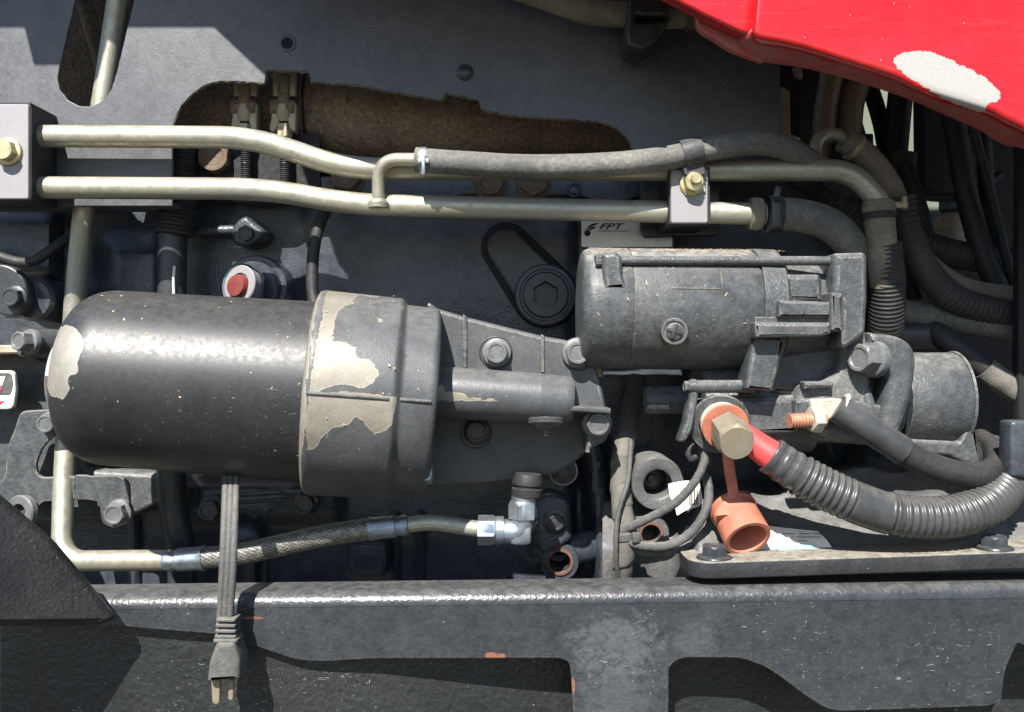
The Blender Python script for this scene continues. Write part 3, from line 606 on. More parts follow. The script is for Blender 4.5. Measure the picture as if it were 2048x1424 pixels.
solo('cross_tube', 'grey tube sloping to the right edge above the dark motor', 'tube', [tube(path((1690, 585, 62), (1800, 622, 60), (1950, 645, 58), (2090, 668, 56)), 26 * SC(60), 24)], M['rubber'])
solo('dark_motor', 'glossy navy black cylinder behind the starter flange', 'motor', [lathe(W(1700, 668, 62), X, [(0, .01), (0, .0115), (.058, .0115), (.061, .011), (.063, .009), (.063, 0)], 32)], M['boltdark'])
for lab, pts, r_, mt_ in (
    ('thin black cable slanting between the slanting hose and the right edge', ((1935, 215, 62), (1985, 400, 70), (2035, 610, 76)), 9, 'rubberdk'),
    ('black cable hanging behind the thin slanting cable near the right edge', ((1965, 240, 112), (1978, 420, 110), (2015, 580, 100)), 15, 'rubberdk'),
    ('dark cable curving below the rubber cup towards the cream sensor', ((1812, 330, 100), (1842, 420, 96), (1868, 520, 92), (1920, 580, 90)), 14, 'rubberdk'),
    ('dark cable running down just right of the mud coloured hose', ((1742, 300, 92), (1780, 410, 80), (1800, 520, 76), (1830, 600, 76)), 15, 'rubberdk'),
    ('tan tube passing behind the slanting hose above the grey tube', ((1850, 520, 66), (1900, 560, 64), (1960, 582, 64), (2080, 596, 66)), 19, 'beige'),
    ('dark strap slanting left of the hose in the rubber cup', ((1735, 160, 140), (1765, 260, 136), (1782, 400, 130)), 16, 'dark')):
    solo('loose_cable', lab, 'cable', [tube(path(*pts), r_ * SC(pts[0][2]), 16)], M[mt_], group='loose cables at the right')
t = thing('taped_cable', 'cable with grey cloth tape sloping out of frame at right', 'cable', W(1960, 760, 40))
part('sleeve', [tube(path((1860, 655, 58), (1905, 690, 48), (1975, 742, 42)), 23 * SC(46), 20)], M['rubberdk'], t)
part('cloth_wrap', [jitter(tube(path((1968, 736, 42), (2010, 768, 40), (2080, 806, 36)), 26 * SC(40), 24), .0006, 150)], M['tape'], t)
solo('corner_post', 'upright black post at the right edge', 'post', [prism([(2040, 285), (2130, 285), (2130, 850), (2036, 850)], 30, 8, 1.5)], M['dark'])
solo('mount_block', 'black cast block at the right edge above the rail', 'block', [prism(fillet([(2022, 842), (2140, 842), (2140, 958), (2022, 955)], 10), -18, 14, 2)], M['cast'])
# ------------------------------------------------------------------ pipe and bracket at the top
t = thing('intake_pipe', 'mud coated pipe held by a plastic bracket at the top edge', 'pipe', W(1250, 70, 15))
part('tube', [tube(path((980, -45, 12), (1100, -2, 12), (1180, 24, 12), (1260, 30, 12), (1420, 32, 14)), 25 * SC(12), 24)], M['beige'], t)
part('bracket', [prism(fillet([(1262, -40), (1340, -40), (1338, 48), (1312, 82), (1288, 98), (1256, 92), (1252, 60)], 6), -4, 30, 2, [fillet([(1272, 30), (1330, 30), (1336, 36), (1328, 42), (1272, 44)], 2)])], M['plastic'], t)
part('end_cap', [lathe(W(1372, 33, 13), X, [(0, .0065), (0, .0085), (.006, .0085), (.007, .004)], 24)], M['wire'], t)
# ------------------------------------------------------------------ oil filter and its head
FA = W(139, 749, -17); FB = W(640, 785, 0); fu = (FB - FA).normalized(); q = K; S0 = (FB - FA).length / q - 544
ft = thing('oil_filter', 'glossy black oil filter canister with paint chipped at its domed end', 'oil filter', W(370, 960, 0))
prof = [(0, .0), (0, 90 * q)]
for k in range(1, 19):
    a = k / 18 * math.pi / 2; prof.append((88 * q * (1 - math.cos(a)), (90 + 80 * math.sin(a) ** .95) * q))
prof += [(s * q, (170 + 11 * (s - 88) / 390) * q) for s in range(94, int(556 + S0), 6)]
cn = part('canister', [lathe(FA, fu, prof, 200, up=(0, 0, 1))], M['canister'], ft, 40)
P2 = smooth2([(112, 660), (140, 652), (160, 668), (167, 698), (156, 718), (154, 742), (137, 756), (137, 782), (118, 798), (98, 782), (92, 740), (98, 700)], 4)
def pk_can(v):
    if v.y > 0: return -30
    x, y = PX(v)
    if x < 240: return max(-30, sdf(x, y, P2))
    d = -30
    for cx, cy, r in ((628, 640, 4), (636, 655, 5), (622, 668, 3), (632, 690, 3), (240, 702, 3), (185, 770, 2), (275, 700, 3)):
        d = max(d, r - math.hypot(x - cx, y - cy))
    return d
attr(cn, 'peel', pk_can)
part('drain_boss', [hexhead(FA + fu * .004 - Vector((0, 0, .001)), -fu, 84 * q, 32 * q, up=Matrix.Rotation(.5, 3, fu) @ Vector((0, 0, 1)), cham=.05)], M['alu'], ft)
hf = thing('filter_head', 'black alloy filter head with flaking paint, bolted on between filter and starter', 'filter head', W(900, 985, 0))
prof = [(528, 178), (530, 196), (534, 202), (542, 205), (548, 204)] + [(s, 204 - (s - 548) * .02) for s in range(554, 690, 5)] + [(692, 201), (697, 198), (702, 191), (706, 189)] + [(s, 189 - (s - 706) * .03) for s in range(710, 762, 5)] + [(764, 186.5), (769, 183), (772, 176), (773, 120), (773, 0)]
rb = part('rim', [lathe(FA, fu, [((s + S0) * q, r * q) for s, r in prof], 220, up=(0, 0, 1))], M['head'], hf, 40)
P1 = [(655, 575), (718, 584), (708, 604), (676, 622), (668, 655), (664, 682), (690, 684), (711, 694), (713, 716), (741, 718), (757, 740), (750, 765), (726, 776), (690, 768), (650, 774), (634, 788), (700, 782), (792, 794), (783, 850), (770, 861), (750, 869), (730, 846), (710, 834), (695, 850), (672, 855), (650, 866), (640, 884), (618, 900), (610, 860), (622, 760), (632, 680), (648, 610)]
P3 = [(700, 585), (760, 588), (756, 594), (705, 591)]
def pk_head(v):
    if v.y > .01: return -30
    x, y = PX(v); s = (v - FA).dot(fu) / q - S0
    d = max(sdf(x, y, P1) * 1.0, sdf(x, y, P3) - 1)
    if s < 541: d = max(d, 4.6)
    for cx, cy, r in ((760, 640, 4), (806, 615, 4), (845, 730, 2)): d = max(d, r - math.hypot(x - cx, y - cy))
    return max(-30, d)
attr(rb, 'peel', pk_head)
plate = fillet([(855, 602), (872, 616), (925, 632), (1085, 672), (1120, 678), (1150, 684, 12), (1178, 690, 12), (1188, 722, 20), (1203, 768, 30), (1212, 815, 6), (1222, 820, 4), (1222, 852, 20), (1212, 884, 14), (1192, 892, 8), (1172, 908, 3), (1172, 830, 3), (1140, 826, 3), (860, 812)], 6, 5)
plate2 = fillet([(850, 780), (1186, 800), (1186, 890), (1166, 912, 14), (1120, 948, 40), (1050, 956), (960, 968), (850, 976)], 6, 5)
def nopeel(o): attr(o, 'peel', lambda v: -30)
bp = part('bracket', [prism(plate, 3, 24, 2.2, res=3)], M['head'], hf)
nopeel(bp)
bp2 = part('lower_bracket', [prism(plate2, 30, 16, 2.0, res=3)], M['head'], hf); nopeel(bp2)
rb2 = part('rib', [prism([(926, 628), (934, 634), (934, 735), (926, 735)], 1.6, 5, .6), prism([(1082, 668), (1089, 672), (1089, 745), (1082, 745)], 1.6, 5, .6), prism([(858, 795), (1000, 802), (1222, 818), (1222, 828), (1000, 815), (858, 812)], -15, 20, 1.2)], M['head'], hf); nopeel(rb2)
o = W(862, 783, -2); e = W(1086, 797, -2); e2 = W(1146, 801, -2); L1 = (e - o).length; L2 = (e2 - o).length; ru = 52 * q
oc = part('oil_channel', [lathe(o, (e - o).normalized(), [(0, ru)] + [(L1 * t / 30, ru * (1 - .04 * t / 30)) for t in range(1, 30)] + [(L1 - .001, ru * .96), (L1 + .0005, ru * .93), (L2 - .005, ru * .92), (L2 - .0015, ru * .88), (L2, ru * .8), (L2, 0)], 80)], M['head'], hf, 40)
P5 = [(872, 775), (885, 772), (890, 786), (930, 786), (935, 796), (1000, 800), (870, 800)]
attr(oc, 'peel', lambda v: -30 if v.y > 0 else max(-30, sdf(*PX(v), P5) + 1))
def onh(s_, r, ang):
    ax, u, v = axes(fu); k = 1 if v.y < 0 else -1; return FA + fu * ((s_ + S0) * q) + (u * math.cos(ang) + v * math.sin(ang) * k) * r * q
part('parting_seam', [tube([onh(s_, 204.5 - (s_ - 548) * .02, R(88)) for s_ in range(540, 692, 8)], .0010, 10), tube([onh(s_, 189.5, R(88)) for s_ in range(704, 768, 8)], .0010, 10)], M['head'], hf)
part('drip_boss', [lathe(W(1092, 838, -6), (0, -.2, -1), [(0, .012), (.003, .011), (.006, .007), (.0075, .0025), (.010, .0016), (.0105, 0)], 28)], M['head'], hf)
for o_ in hf.children:
    if 'peel' not in o_.data.attributes: nopeel(o_)
for x_, y_, d_ in ((992, 706, 3), (952, 866, 30), (1158, 708, 3)): part('spot_face', [torus(W(x_, y_, d_), (0, 1, 0), .0098, .0005)], M['boltdark'], hf)
bolt(hf, 993, 705, -7.5, 24, 9, M['bolt'], rot=.15); bolt(hf, 1156, 706, -8, 25, 10, M['bolt'], rot=.3)
bolt(hf, 1197, 849, -9, 25, 11, M['bolt'], rot=.5); bolt(hf, 953, 865, 22, 22, 8, M['boltdark'], rot=.2)
part('lock_nut', [hexhead(W(848, 946, -22), (1, 0, 0), 22 * q, .005)], M['fit'], hf)
# ------------------------------------------------------------------ oil line: zinc tube, crimped ferrules, braid, elbow
ol = thing('oil_line', 'zinc tube and steel braided oil line ending in the elbow under the filter head', 'oil line', W(500, 1140, 30))
part('tube', [tube(path((252, -110, 47), (206, 195, 47), (166, 430, 47), (150, 590, 56), (133, 860, 58), (126, 1000, 46), (124, 1122, 34), (345, 1120, 26), rad=16), lambda s, t, L: 20 * SC(45), 28)], M['zinc'], ol)
def ferrule(a, b, r, parent, flip=False):
    o = W(*a); ax = W(*b) - o; L = ax.length; r = r * SC(a[2]); pr = [(0, .75), (.02, .93), (.08, 1), (.2, 1.0), (.24, .92), (.3, .9), (.34, 1.04), (.5, 1.06), (.86, 1.06), (.93, 1.12), (.98, 1.16), (1, 1.1), (1, .8)]
    if flip: pr = [(1 - s, v) for s, v in pr][::-1]
    return part('ferrule', [lathe(o, ax.normalized(), [(s * L, v * r) for s, v in pr], 40, shape=lambda t: 1 + .018 * math.cos(8 * t))], M['fit'], parent)
ferrule((330, 1121, 26), (412, 1116, 23), 22, ol)
bp_ = path((404, 1116, 23), (480, 1108, 20), (560, 1091, 17), (650, 1071, 15), (748, 1057, 14), step=.0006)
RB = 21.5 * SC(18)
def braidf(s, t, L):
    n = 18; u1 = t / (2 * math.pi) * n; v1 = s / .0040
    a, b = u1 + v1, u1 - v1; fa, fb = a - math.floor(a), b - math.floor(b); over = (math.floor(a) + math.floor(b)) % 2
    h = (math.sin(math.pi * (fa if over else fb)) ** .5)
    return RB * (.955 + .06 * h)
bd = part('braid', [tube(bp_, braidf, 120)], M['braid'], ol, 80)
bL = wp(bd)
att = bd.data.attributes.new('gap', 'FLOAT', 'POINT')
att.data.foreach_set('value', [max(0, min(1, ((v.co + bL - bp_[i // 120]).length / RB - .955) / .06)) for i, v in enumerate(bd.data.vertices)])
ferrule((738, 1058, 14), (818, 1050, 14), 21, ol, True)
part('tube', [tube(path((812, 1050, 14), (860, 1045, 14), (905, 1050, 14), (970, 1060, 14)), 16 * SC(14), 24)], M['zinc'], ol)
e = part('nut', [hexhead(W(956, 1060, 14), X, .0092, .0115, up=(0, .3, 1), cham=.2), lathe(W(993, 1060, 14), X, [(0, .0085), (.0045, .0085), (.005, .007)], 28)], M['fit'], ol)
def elb():
    P = [W(1003, 1062, 14), W(1042, 1064, 14), W(1047, 1030, 14)]
    return tube(rounded(P, .009, .001), .0075, 24)
part('elbow', [elb(), box(W(1041, 1065, 14), (.014, .014, .014), .0035)], M['fit'], ol)
part('nut', [hexhead(W(1047, 1036, 14), (0, 0, 1), .0095, .011, up=(.3, 1, 0), cham=.2), lathe(W(1049, 1003, 14), (0, 0, 1), [(0, .008), (.004, .008), (.0045, .007)], 28)], M['fit'], ol)
part('collar', [lathe(W(1054, 993, 14), (0.05, 0, 1), [(0, .0085), (.0005, .0095), (.005, .0097), (.0055, .0085), (.007, .0085), (.0075, .0095), (.010, .0095), (.014, .008)], 32)], M['rubberdk'], ol)
# ------------------------------------------------------------------ other pipes on the left and in the middle
t = thing('dipstick_tube', 'black vertical pipe passing behind the filter canister', 'pipe', W(350, 1180, 72))
part('tube', [tube(path((352, 330, 66), (346, 450, 66), (344, 600, 66), (342, 900, 68), (346, 1010, 70), (362, 1100, 72), (366, 1220, 74)), 28 * SC(66), 28)], M['boltdark'], t)
part('paint_drip', [tube(path((349, 532, 55.6), (347, 560, 55.8), (348, 600, 56)), .0009, 8)], M['white'], t)
part('hose_end', [loomtube([(356, 398, 64), (352, 432, 64), (348, 470, 64)], 37, 16, 64, .12)], M['rubberdk'], t)
part('rubber_sleeve', [loomtube([(362, 300, 66), (360, 345, 66), (358, 402, 66)], 33, 22, 66, .1)], M['rubberdk'], t)
solo('thin_pipe', 'thin black curved pipe rising from behind the filter to the lower zinc pipe', 'pipe', [tube(path((640, 640, 40), (626, 590, 45), (625, 530, 48), (633, 470, 50), (652, 420, 54), (680, 380, 60)), 12 * SC(45), 20)], M['rubberdk'])
t = thing('red_cap_fitting', 'silver washer fitting with red cap above the filter', 'fitting', W(490, 640, 50))
axf = Vector((-.42, -.9, .12)).normalized()
part('base', [lathe(W(512, 576, 78), (0, -1, 0), [(-.02, .0225), (0, .0225), (.002, .0215), (.002, .018), (.008, .0175), (.009, .0165), (.009, .01)], 40)], M['cast'], t)
part('hex_nut', [hexhead(W(497, 575, 60), axf, .0150, .011, up=(0, 0, 1))], M['fit'], t)
part('washer_ring', [lathe(W(483, 570, 46), axf, [(-.006, .0115), (0, .0125), (.0015, .0128), (.0022, .0122), (.0022, .0078), (.0005, .0075)], 40)], M['alu'], t)
part('red_cap', [lathe(W(481, 574, 45), axf, [(0, .0076), (.004, .0075), (.0052, .0068), (.0056, .004), (.0056, 0)], 36)], M['redcap'], t)
# ------------------------------------------------------------------ timing cover, badge and brackets at the left
tc = thing('front_cover', 'smooth grey engine cover at the left edge below the bolts', 'cover', W(30, 1060, 60))
part('shell', [prism(fillet([(-160, 700), (60, 700), (150, 760), (175, 940), (330, 948), (330, 1000), (250, 1040), (-160, 1060)], 14), 70, 20, 3)], M['starter2'], tc)
part('ledge', [prism(fillet([(-160, 690), (52, 690), (52, 707), (-160, 711)], 2), 40, 30, 1)], M['cream'], tc)
br_ = thing('bent_bracket', 'grey bent sheet bracket with cut-out beneath the filter dome', 'bracket', W(80, 1060, 40))
part('sheet', [prism(fillet([(32, 850, 30), (40, 822, 22), (110, 818, 10), (112, 870, 10), (86, 890, 16), (70, 930, 16), (78, 955, 12), (150, 952, 4), (150, 1000, 6), (80, 1004, 12), (72, 1040, 10), (30, 1050, 10), (-40, 990, 10), (10, 960, 20), (12, 900, 20)], 0), 46, 3, .7)], M['starter2'], br_)
bolt(br_, 89, 848, 36, 20, 9, M['bolt'], rot=.2, flange=1.2)
part('bushing', [lathe(W(38, 1026, 40), Vector((-.3, -1, .1)), [(-.004, .0115), (0, .0115), (.001, .0105), (.001, .006), (-.004, .0055)], 28)], M['bolt'], br_)
t = thing('tab_bracket', 'grey tab bracket with flange bolt beside the zinc tube bend', 'bracket', W(220, 1060, 40))
part('tab', [prism(fillet([(150, 950, 2), (172, 950, 2), (180, 952, 2), (238, 950, 12), (258, 965, 14), (260, 1040, 18), (235, 1058, 16), (204, 1050, 14), (198, 1004, 10), (176, 1000, 3), (150, 1000, 2)], 0), 42, 3, .7)], M['starter2'], t)
bolt(t, 226, 1030, 31, 22, 10, M['bolt'], rot=.35)
bd_ = thing('emblem_badge', 'white framed badge with red and white marks at the left edge', 'badge', W(0, 820, 45))
rr_ = lambda x0, y0, x1, y1, r: fillet([(x0, y0), (x1, y0), (x1 + 3, (y0 + y1) / 2, 0), (x1 - 2, y1), (x0, y1)], r)
part('frame', [prism(rr_(-70, 741, 28, 819, 12), 47, 4, 1)], M['white'], bd_)
part('field', [prism(rr_(-66, 746, 23, 790, 8), 46.6, 2, .2)], M['wire'], bd_)
part('stroke', [prism([(-20, 754), (11, 752), (4, 772), (-20, 773)], 46.2, 2, .15)], M['white'], bd_)
part('stroke', [prism([(-20, 776), (4, 775), (1, 784), (-20, 785)], 46.2, 2, .15)], M['redink'], bd_)
part('stroke', [prism([(-20, 802), (9, 802), (-8, 816), (-20, 816)], 46.6, 2, .15)], M['redink'], bd_)
# ------------------------------------------------------------------ nameplate
npd = 62
np_ = thing('nameplate', 'silver nameplate reading FPT above the starter', 'nameplate', W(1250, 495, npd))
part('plate', [prism(fillet([(1163, 437), (1345, 437), (1345, 494), (1163, 494)], 4), npd, 1.6, .3, [circ(1175, 466, 6.5, 20)])], M['silver'], np_)
part('backing', [prism(fillet([(1158, 430), (1350, 430), (1350, 520), (1158, 520)], 4), npd + 6, 30, 1)], M['boltdark'], np_)
def text(s, px, py, d, h, mat, parent, shear=0., wide=1., off=0.):
    cu = bpy.data.curves.new('t', 'FONT'); cu.body = s; cu.size = 1; cu.extrude = .01; cu.shear = shear; cu.offset = off
    ob = bpy.data.objects.new('t', cu); COL.objects.link(ob); dg = bpy.context.evaluated_depsgraph_get(); me = bpy.data.meshes.new_from_object(ob.evaluated_get(dg))
    k = h * SC(d) / .7; o = W(px, py, d)
    V = [o + Vector((v.co.x * k * wide, -v.co.z * k * .5, v.co.y * k)) for v in me.vertices]; F = [tuple(p.vertices) for p in me.polygons]
    bpy.data.objects.remove(ob); bpy.data.curves.remove(cu); bpy.data.meshes.remove(me)
    return part('lettering', [(V, F)], mat, parent)
text('FPT', 1197, 458, npd - .2, 11.5, M['ink'], np_, .35, 1.75, .025)
text('POWERTRAIN TECHNOLOGIES', 1197, 464, npd - .2, 3.2, M['ink'], np_, 0, .95)
sw = lambda a: [(x, y) for x, y in a]
part('swoosh', [prism(smooth2([(1199, 446), (1186, 447), (1176, 454), (1171, 464), (1177, 457), (1188, 451)], 4), npd - .3, .4, .02), prism(smooth2([(1192, 453), (1182, 455), (1176, 462), (1174, 465), (1181, 460), (1188, 457.5)], 4), npd - .3, .4, .02)], M['ink'], np_)
# ------------------------------------------------------------------ starter motor
st = thing('starter_motor', 'large grey black starter motor at right with straw dust on top', 'starter motor', W(1480, 900, 10))
s10 = SC(10); A = W(1156, 617, 10); rS = 121 * s10
su = (W(1640, 622, 10) - A).normalized()
def PXS(x): return (x - 1156) * s10
cap = [(0, 0), (0, rS * .55), (.0004, rS * .8), (.0012, rS * .90), (.003, rS * .96), (.006, rS * .99), (.009, rS)]
part('end_cap', [lathe(A, su, cap + [(PXS(1250), rS), (PXS(1253), rS * .985)], 96)], M['starter'], st, 40)
part('field_case', [lathe(A, su, [(PXS(1252), rS * .97), (PXS(1254), rS * .995), (PXS(1490), rS * .995), (PXS(1496), rS * .96)], 96)], M['starter'], st, 40)
part('drive_collar', [lathe(A, su, [(PXS(1495), rS * .9), (PXS(1497), rS * 1.01), (PXS(1540), rS * 1.0), (PXS(1553), rS * .86), (PXS(1600), rS * .80), (PXS(1640), rS * .76), (PXS(1690), rS * .74)], 96)], M['starter2'], st, 40)
part('through_bolt', [tube([W(1200, 521, -19), W(1690, 522, -19)], 9.5 * SC(-19), 20)], M['starter2'], st)
part('through_bolt', [tube([W(1378, 773, -12), W(1510, 773, -12)], 13 * SC(-12), 20)], M['starter2'], st)
bolt(st, 1190, 522, -19, 15, 6, M['starter2'], ax=(-1, -.1, 0), flange=1.2); bolt(st, 1368, 773, -12, 11, 4, M['starter2'], ax=(-1, -.1, 0), flange=0)
ear = part('bolt_ear', [prism(fillet([(1204, 508), (1232, 502), (1244, 512), (1246, 552), (1256, 576), (1208, 580)], 6), -26, 30, 2.5)], M['starter2'], st)
part('bolt_ear', [prism(fillet([(1380, 762), (1394, 757), (1398, 790), (1386, 860), (1372, 885), (1356, 884), (1368, 850), (1378, 800)], 6), -14, 12, 2)], M['starter2'], st)
# drive housing ribs and flange
part('housing_rib', [prism(fillet([(1560, 600), (1664, 604), (1666, 634), (1556, 634)], 3), -33, 22, 1.5), prism(fillet([(1508, 644), (1662, 645), (1664, 668), (1640, 674), (1512, 676)], 4), -34, 24, 2), prism(fillet([(1510, 634), (1660, 634), (1660, 645), (1510, 645)], 0), -29, 18, .3)], M['starter2'], st)
part('housing_block', [prism(fillet([(1662, 584), (1686, 587), (1688, 664), (1662, 662)], 4), -36, 40, 2), prism(fillet([(1570, 548), (1640, 548), (1646, 560), (1646, 604), (1570, 602)], 8), -22, 20, 3)], M['starter2'], st)
part('strut', [prism(fillet([(1512, 672), (1570, 676), (1558, 740), (1546, 784), (1490, 778), (1496, 742), (1502, 700)], 4), -24, 24, 2.2)], M['starter2'], st)
part('upper_flange', [prism(fillet([(1668, 506), (1730, 504), (1736, 514), (1736, 600), (1732, 668), (1690, 700), (1672, 690), (1680, 660), (1680, 600), (1666, 590), (1668, 540)], 8), -27, 36, 3)], M['starter2'], st)
part('solenoid', [lathe(W(1390, 812, 26), X, [(0, .02), (.001, .0275), (.004, .029), (.07, .029), (.071, .027)], 64), lathe(W(1288, 800, 22), X, [(0, .005), (.0006, .0078), (.002, .0087), (.03, .0087)], 36)], M['starter2'], st)
part('solenoid_shelf', [prism(fillet([(1400, 800), (1600, 790), (1604, 868), (1500, 874), (1400, 872)], 8), -9, 34, 4, res=3)], M['starter2'], st)
nose = fillet([(1592, 800, 8), (1600, 770, 10), (1660, 760, 20), (1684, 720, 20), (1684, 664, 6), (1732, 664, 10), (1742, 690, 20), (1745, 760, 20), (1730, 850, 20), (1780, 870, 6), (1770, 895, 6), (1660, 880, 10), (1600, 850, 10)], 0)
part('housing_web', [prism(fillet([(1552, 672), (1690, 662), (1740, 668), (1748, 772), (1600, 792), (1540, 786)], 6), -4, 30, 3)], M['starter2'], st)
part('drive_housing', [lathe(W(1560, 790, 34), X, [(0, .02), (.001, .029), (.004, .031), (.062, .031), (.064, .028)], 64)], M['starter2'], st)
part('nose_body', [prism(fillet([(1684, 668, 6), (1800, 676, 30), (1830, 700, 24), (1834, 760, 20), (1815, 860, 30), (1780, 895, 12), (1620, 882, 20), (1598, 800, 16), (1660, 752, 16)], 0), 0, 42, 5, res=3)], M['nose'], st)
part('nose_web', [prism(nose, -14, 36, 4, res=3)], M['nose'], st)
part('pinion_step', [prism(fillet([(1608, 763), (1668, 763), (1668, 776), (1608, 780)], 4), -20, 10, 2), prism(fillet([(1590, 800), (1650, 792), (1770, 812), (1766, 850), (1700, 860), (1592, 846)], 4), -16, 20, 2)], M['starter2'], st)
mf = part('mounting_flange', [prism(fillet([(1738, 664, 6), (1800, 672, 30), (1828, 690, 24), (1836, 720, 24), (1826, 800, 30), (1804, 860, 20), (1786, 900, 10), (1752, 890, 10), (1770, 800, 20), (1778, 752, 12), (1742, 752, 6)], 0), -20, 44, 4.5, res=3)], M['starter2'], st)
part('gusset', [tube(path((1716, 752, -8), (1735, 800, -12), (1745, 850, -14)), .0035, 12), prism(fillet([(1668, 770), (1708, 772), (1735, 752), (1728, 790), (1690, 812), (1668, 800)], 6), -12, 12, 2.5)], M['starter2'], st)
part('bolt_bore', [lathe(W(1790, 716, 2), Vector((-1, -.42, .06)), [(0, 39 * q), (.020, 38 * q), (.0215, 36 * q), (.0215, 20 * q)], 44)], M['starter2'], st)
bolt(st, 1716, 716, -24, 31, 14, M['bolt'], ax=(-.86, -.48, .05), flange=1.22, rot=.25)
part('gear_nose', [lathe(W(1785, 800, 28), X, [(0, .02), (0, 92 * SC(28)), (.010, 95 * SC(28)), (.036, 95 * SC(28)), (.038, 92 * SC(28)), (.039, 80 * SC(28)), (.039, 0)], 72)], M['starter2'], st, 40)
part('nose_lip', [lathe(W(1900, 800, 28), X, [(0, 88 * SC(28)), (.0004, 97 * SC(28)), (.0018, 98 * SC(28)), (.0022, 96 * SC(28)), (.0022, 85 * SC(28))], 72)], M['starter2'], st)
part('nose_foot', [prism(fillet([(1770, 876), (1920, 884), (1945, 830), (1965, 930), (1955, 940), (1900, 912), (1780, 905)], 6), 4, 26, 2)], M['starter2'], st)
part('cover_screw', [lathe(W(1349, 663, -27.2), (0, -1, 0), [(-.003, .0078), (0, .0078), (.0006, .0074), (.0006, .0062), (-.0005, .0058), (-.0003, .0050), (.0012, .0046), (.0016, .0038), (.0016, 0)], 36)], M['starter2'], st)
part('cross_slot', [box(W(1349, 663, -29.0), (.0085, .0010, .0020), .0003, Matrix.Rotation(.3, 3, 'Y')), box(W(1349, 663, -29.1), (.0085, .0010, .0020), .0003, Matrix.Rotation(.3 + math.pi / 2, 3, 'Y'))], M['ink'], st)
part('drain_spigot', [tube([W(1185, 725, 10), W(1190, 755, 10)], .0055, 18)], M['beige'], st)
# decal outline: a slightly raised rectangle wrapped on the case
def wrap(x0, x1, t0, t1, n=10, rr=rS * 1.0):
    V = []; ax, u, v = axes(su)
    for i in range(n + 1):
        t = t0 + (t1 - t0) * i / n
        for x in (x0, x1): V.append(A + su * PXS(x) + (u * math.cos(t) + v * math.sin(t)) * rr)
    return V, [(2 * i, 2 * i + 1, 2 * i + 3, 2 * i + 2) for i in range(n)]
axs = axes(su); sg = 1 if axs[2].y < 0 else -1
def on(x, t, k=1.0):
    ax, u, v = axes(su); return A + su * PXS(x) + (u * math.cos(t) + v * math.sin(t)) * rS * k
part('decal_outline', [tube([on(x, sg * R(74)) for x in range(1322, 1418, 6)], .00035, 6), tube([on(1417, sg * R(48 + k_ * 2)) for k_ in range(14)], .00035, 6)], M['starter'], st)
# ------------------------------------------------------------------ battery terminal, cables, cap
tm = thing('battery_terminal', 'brass hexagon terminal nut on an orange washer below the starter', 'terminal', W(1450, 900, -10))
ta = (W(1474, 884, -52) - W(1446, 842, -16)).normalized()
part('boot_ring', [lathe(W(1438, 846, -8), ta, [(-.010, .0135), (0, .0175), (.002, .018), (.003, .0175), (.003, .0125), (-.004, .0115)], 44)], M['starter2'], tm)
part('insulator', [lathe(W(1445, 848, -14), ta, [(-.006, .0125), (.0015, .0128), (.002, .0122), (.002, .006)], 40)], M['corrode'], tm)
part('orange_washer', [lathe(W(1450, 852, -17), ta, [(0, .0132), (.0012, .0138), (.0024, .0132), (.0024, .007)], 44)], M['orange'], tm)
part('hex_nut', [hexhead(W(1455, 858, -20), ta, .0108, .025, up=(0, 0, 1), cham=.25)], M['brass'], tm)
c1 = thing('starter_cable', 'thick corrugated black battery cable with red heat shrink looping to the right', 'cable', W(1800, 1080, -30))
part('heat_shrink', [tube(path((1476, 862, -22), (1510, 888, -24), (1552, 918, -27)), lambda s, t, L: (24 + 8 * s / L) * SC(-24), 24)], M['pink'], c1)
part('tape_wrap', [jitter(loomtube([(1540, 910, -27), (1570, 930, -28), (1610, 955, -29), (1650, 978, -30)], 38, 24, -28, .05), .0005, 220)], M['loom'], c1, 60)
part('loom', [loomtube([(1600, 950, -29), (1640, 972, -30), (1700, 1000, -31), (1760, 1022, -31), (1820, 1033, -31), (1900, 1033, -28), (1968, 1012, -20), (2008, 975, -6), (2006, 935, 14), (1980, 905, 36)], 41, 14.2, -30, .10, smooth=((.165, .275), (.30, .312), (.62, .63)), seg=36, step=.0005)], M['loom'], c1, 60)
c2 = thing('solenoid_cable', 'smooth black cable with corroded white lug on the orange stud', 'cable', W(1800, 960, -20))
cr = 28 * SC(-22)
part('sleeve', [tube(path((1672, 816, -26), (1720, 846, -28), (1760, 872, -28), (1805, 902, -27)), lambda s, t, L: cr * (1.03 + .05 * mnoise.noise(Vector((s * 120, math.cos(t), math.sin(t))))), 28)], M['loom'], c2)
part('cable', [tube(path((1795, 896, -27), (1850, 926, -26), (1910, 946, -22), (1960, 950, -14), (1992, 934, 2), (1990, 905, 22), (1960, 880, 46)), cr * .93, 28)], M['rubberdk'], c2)
part('lug', [jitter(prism(fillet([(1622, 800), (1660, 796), (1694, 800), (1676, 830), (1652, 846), (1626, 848)], 6), -27, 7, 1.4), .0006, 180), jitter(lathe(W(1684, 812, -26), (W(1672, 806, -26) - W(1720, 836, -27)).normalized(), [(0, cr), (.001, cr * .98), (.0014, cr * .6), (-.001, .001)], 28), .0005, 300)], M['corrode'], c2)
part('nut', [hexhead(W(1640, 838, -24), (-1, -.15, -.02), 26 * q, .006, up=(0, .3, 1))], M['corrode'], c2)
part('threaded_stud', [tube(resample([W(1650, 838, -24), W(1578, 842, -27)], .0003), lambda s, t, L: (13.5 + 1.3 * math.sin(s / .0019 * 6.283)) * q, 20)], M['copper'], c2)
cp = thing('rubber_cap', 'orange rubber terminal cap hanging by its strap', 'cap', W(1490, 1100, -8))
ca = (W(1494, 1082, -20) - W(1458, 1012, 2)).normalized(); o = W(1462, 1012, 0); L = (W(1494, 1082, -20) - o).length; r = 45 * q
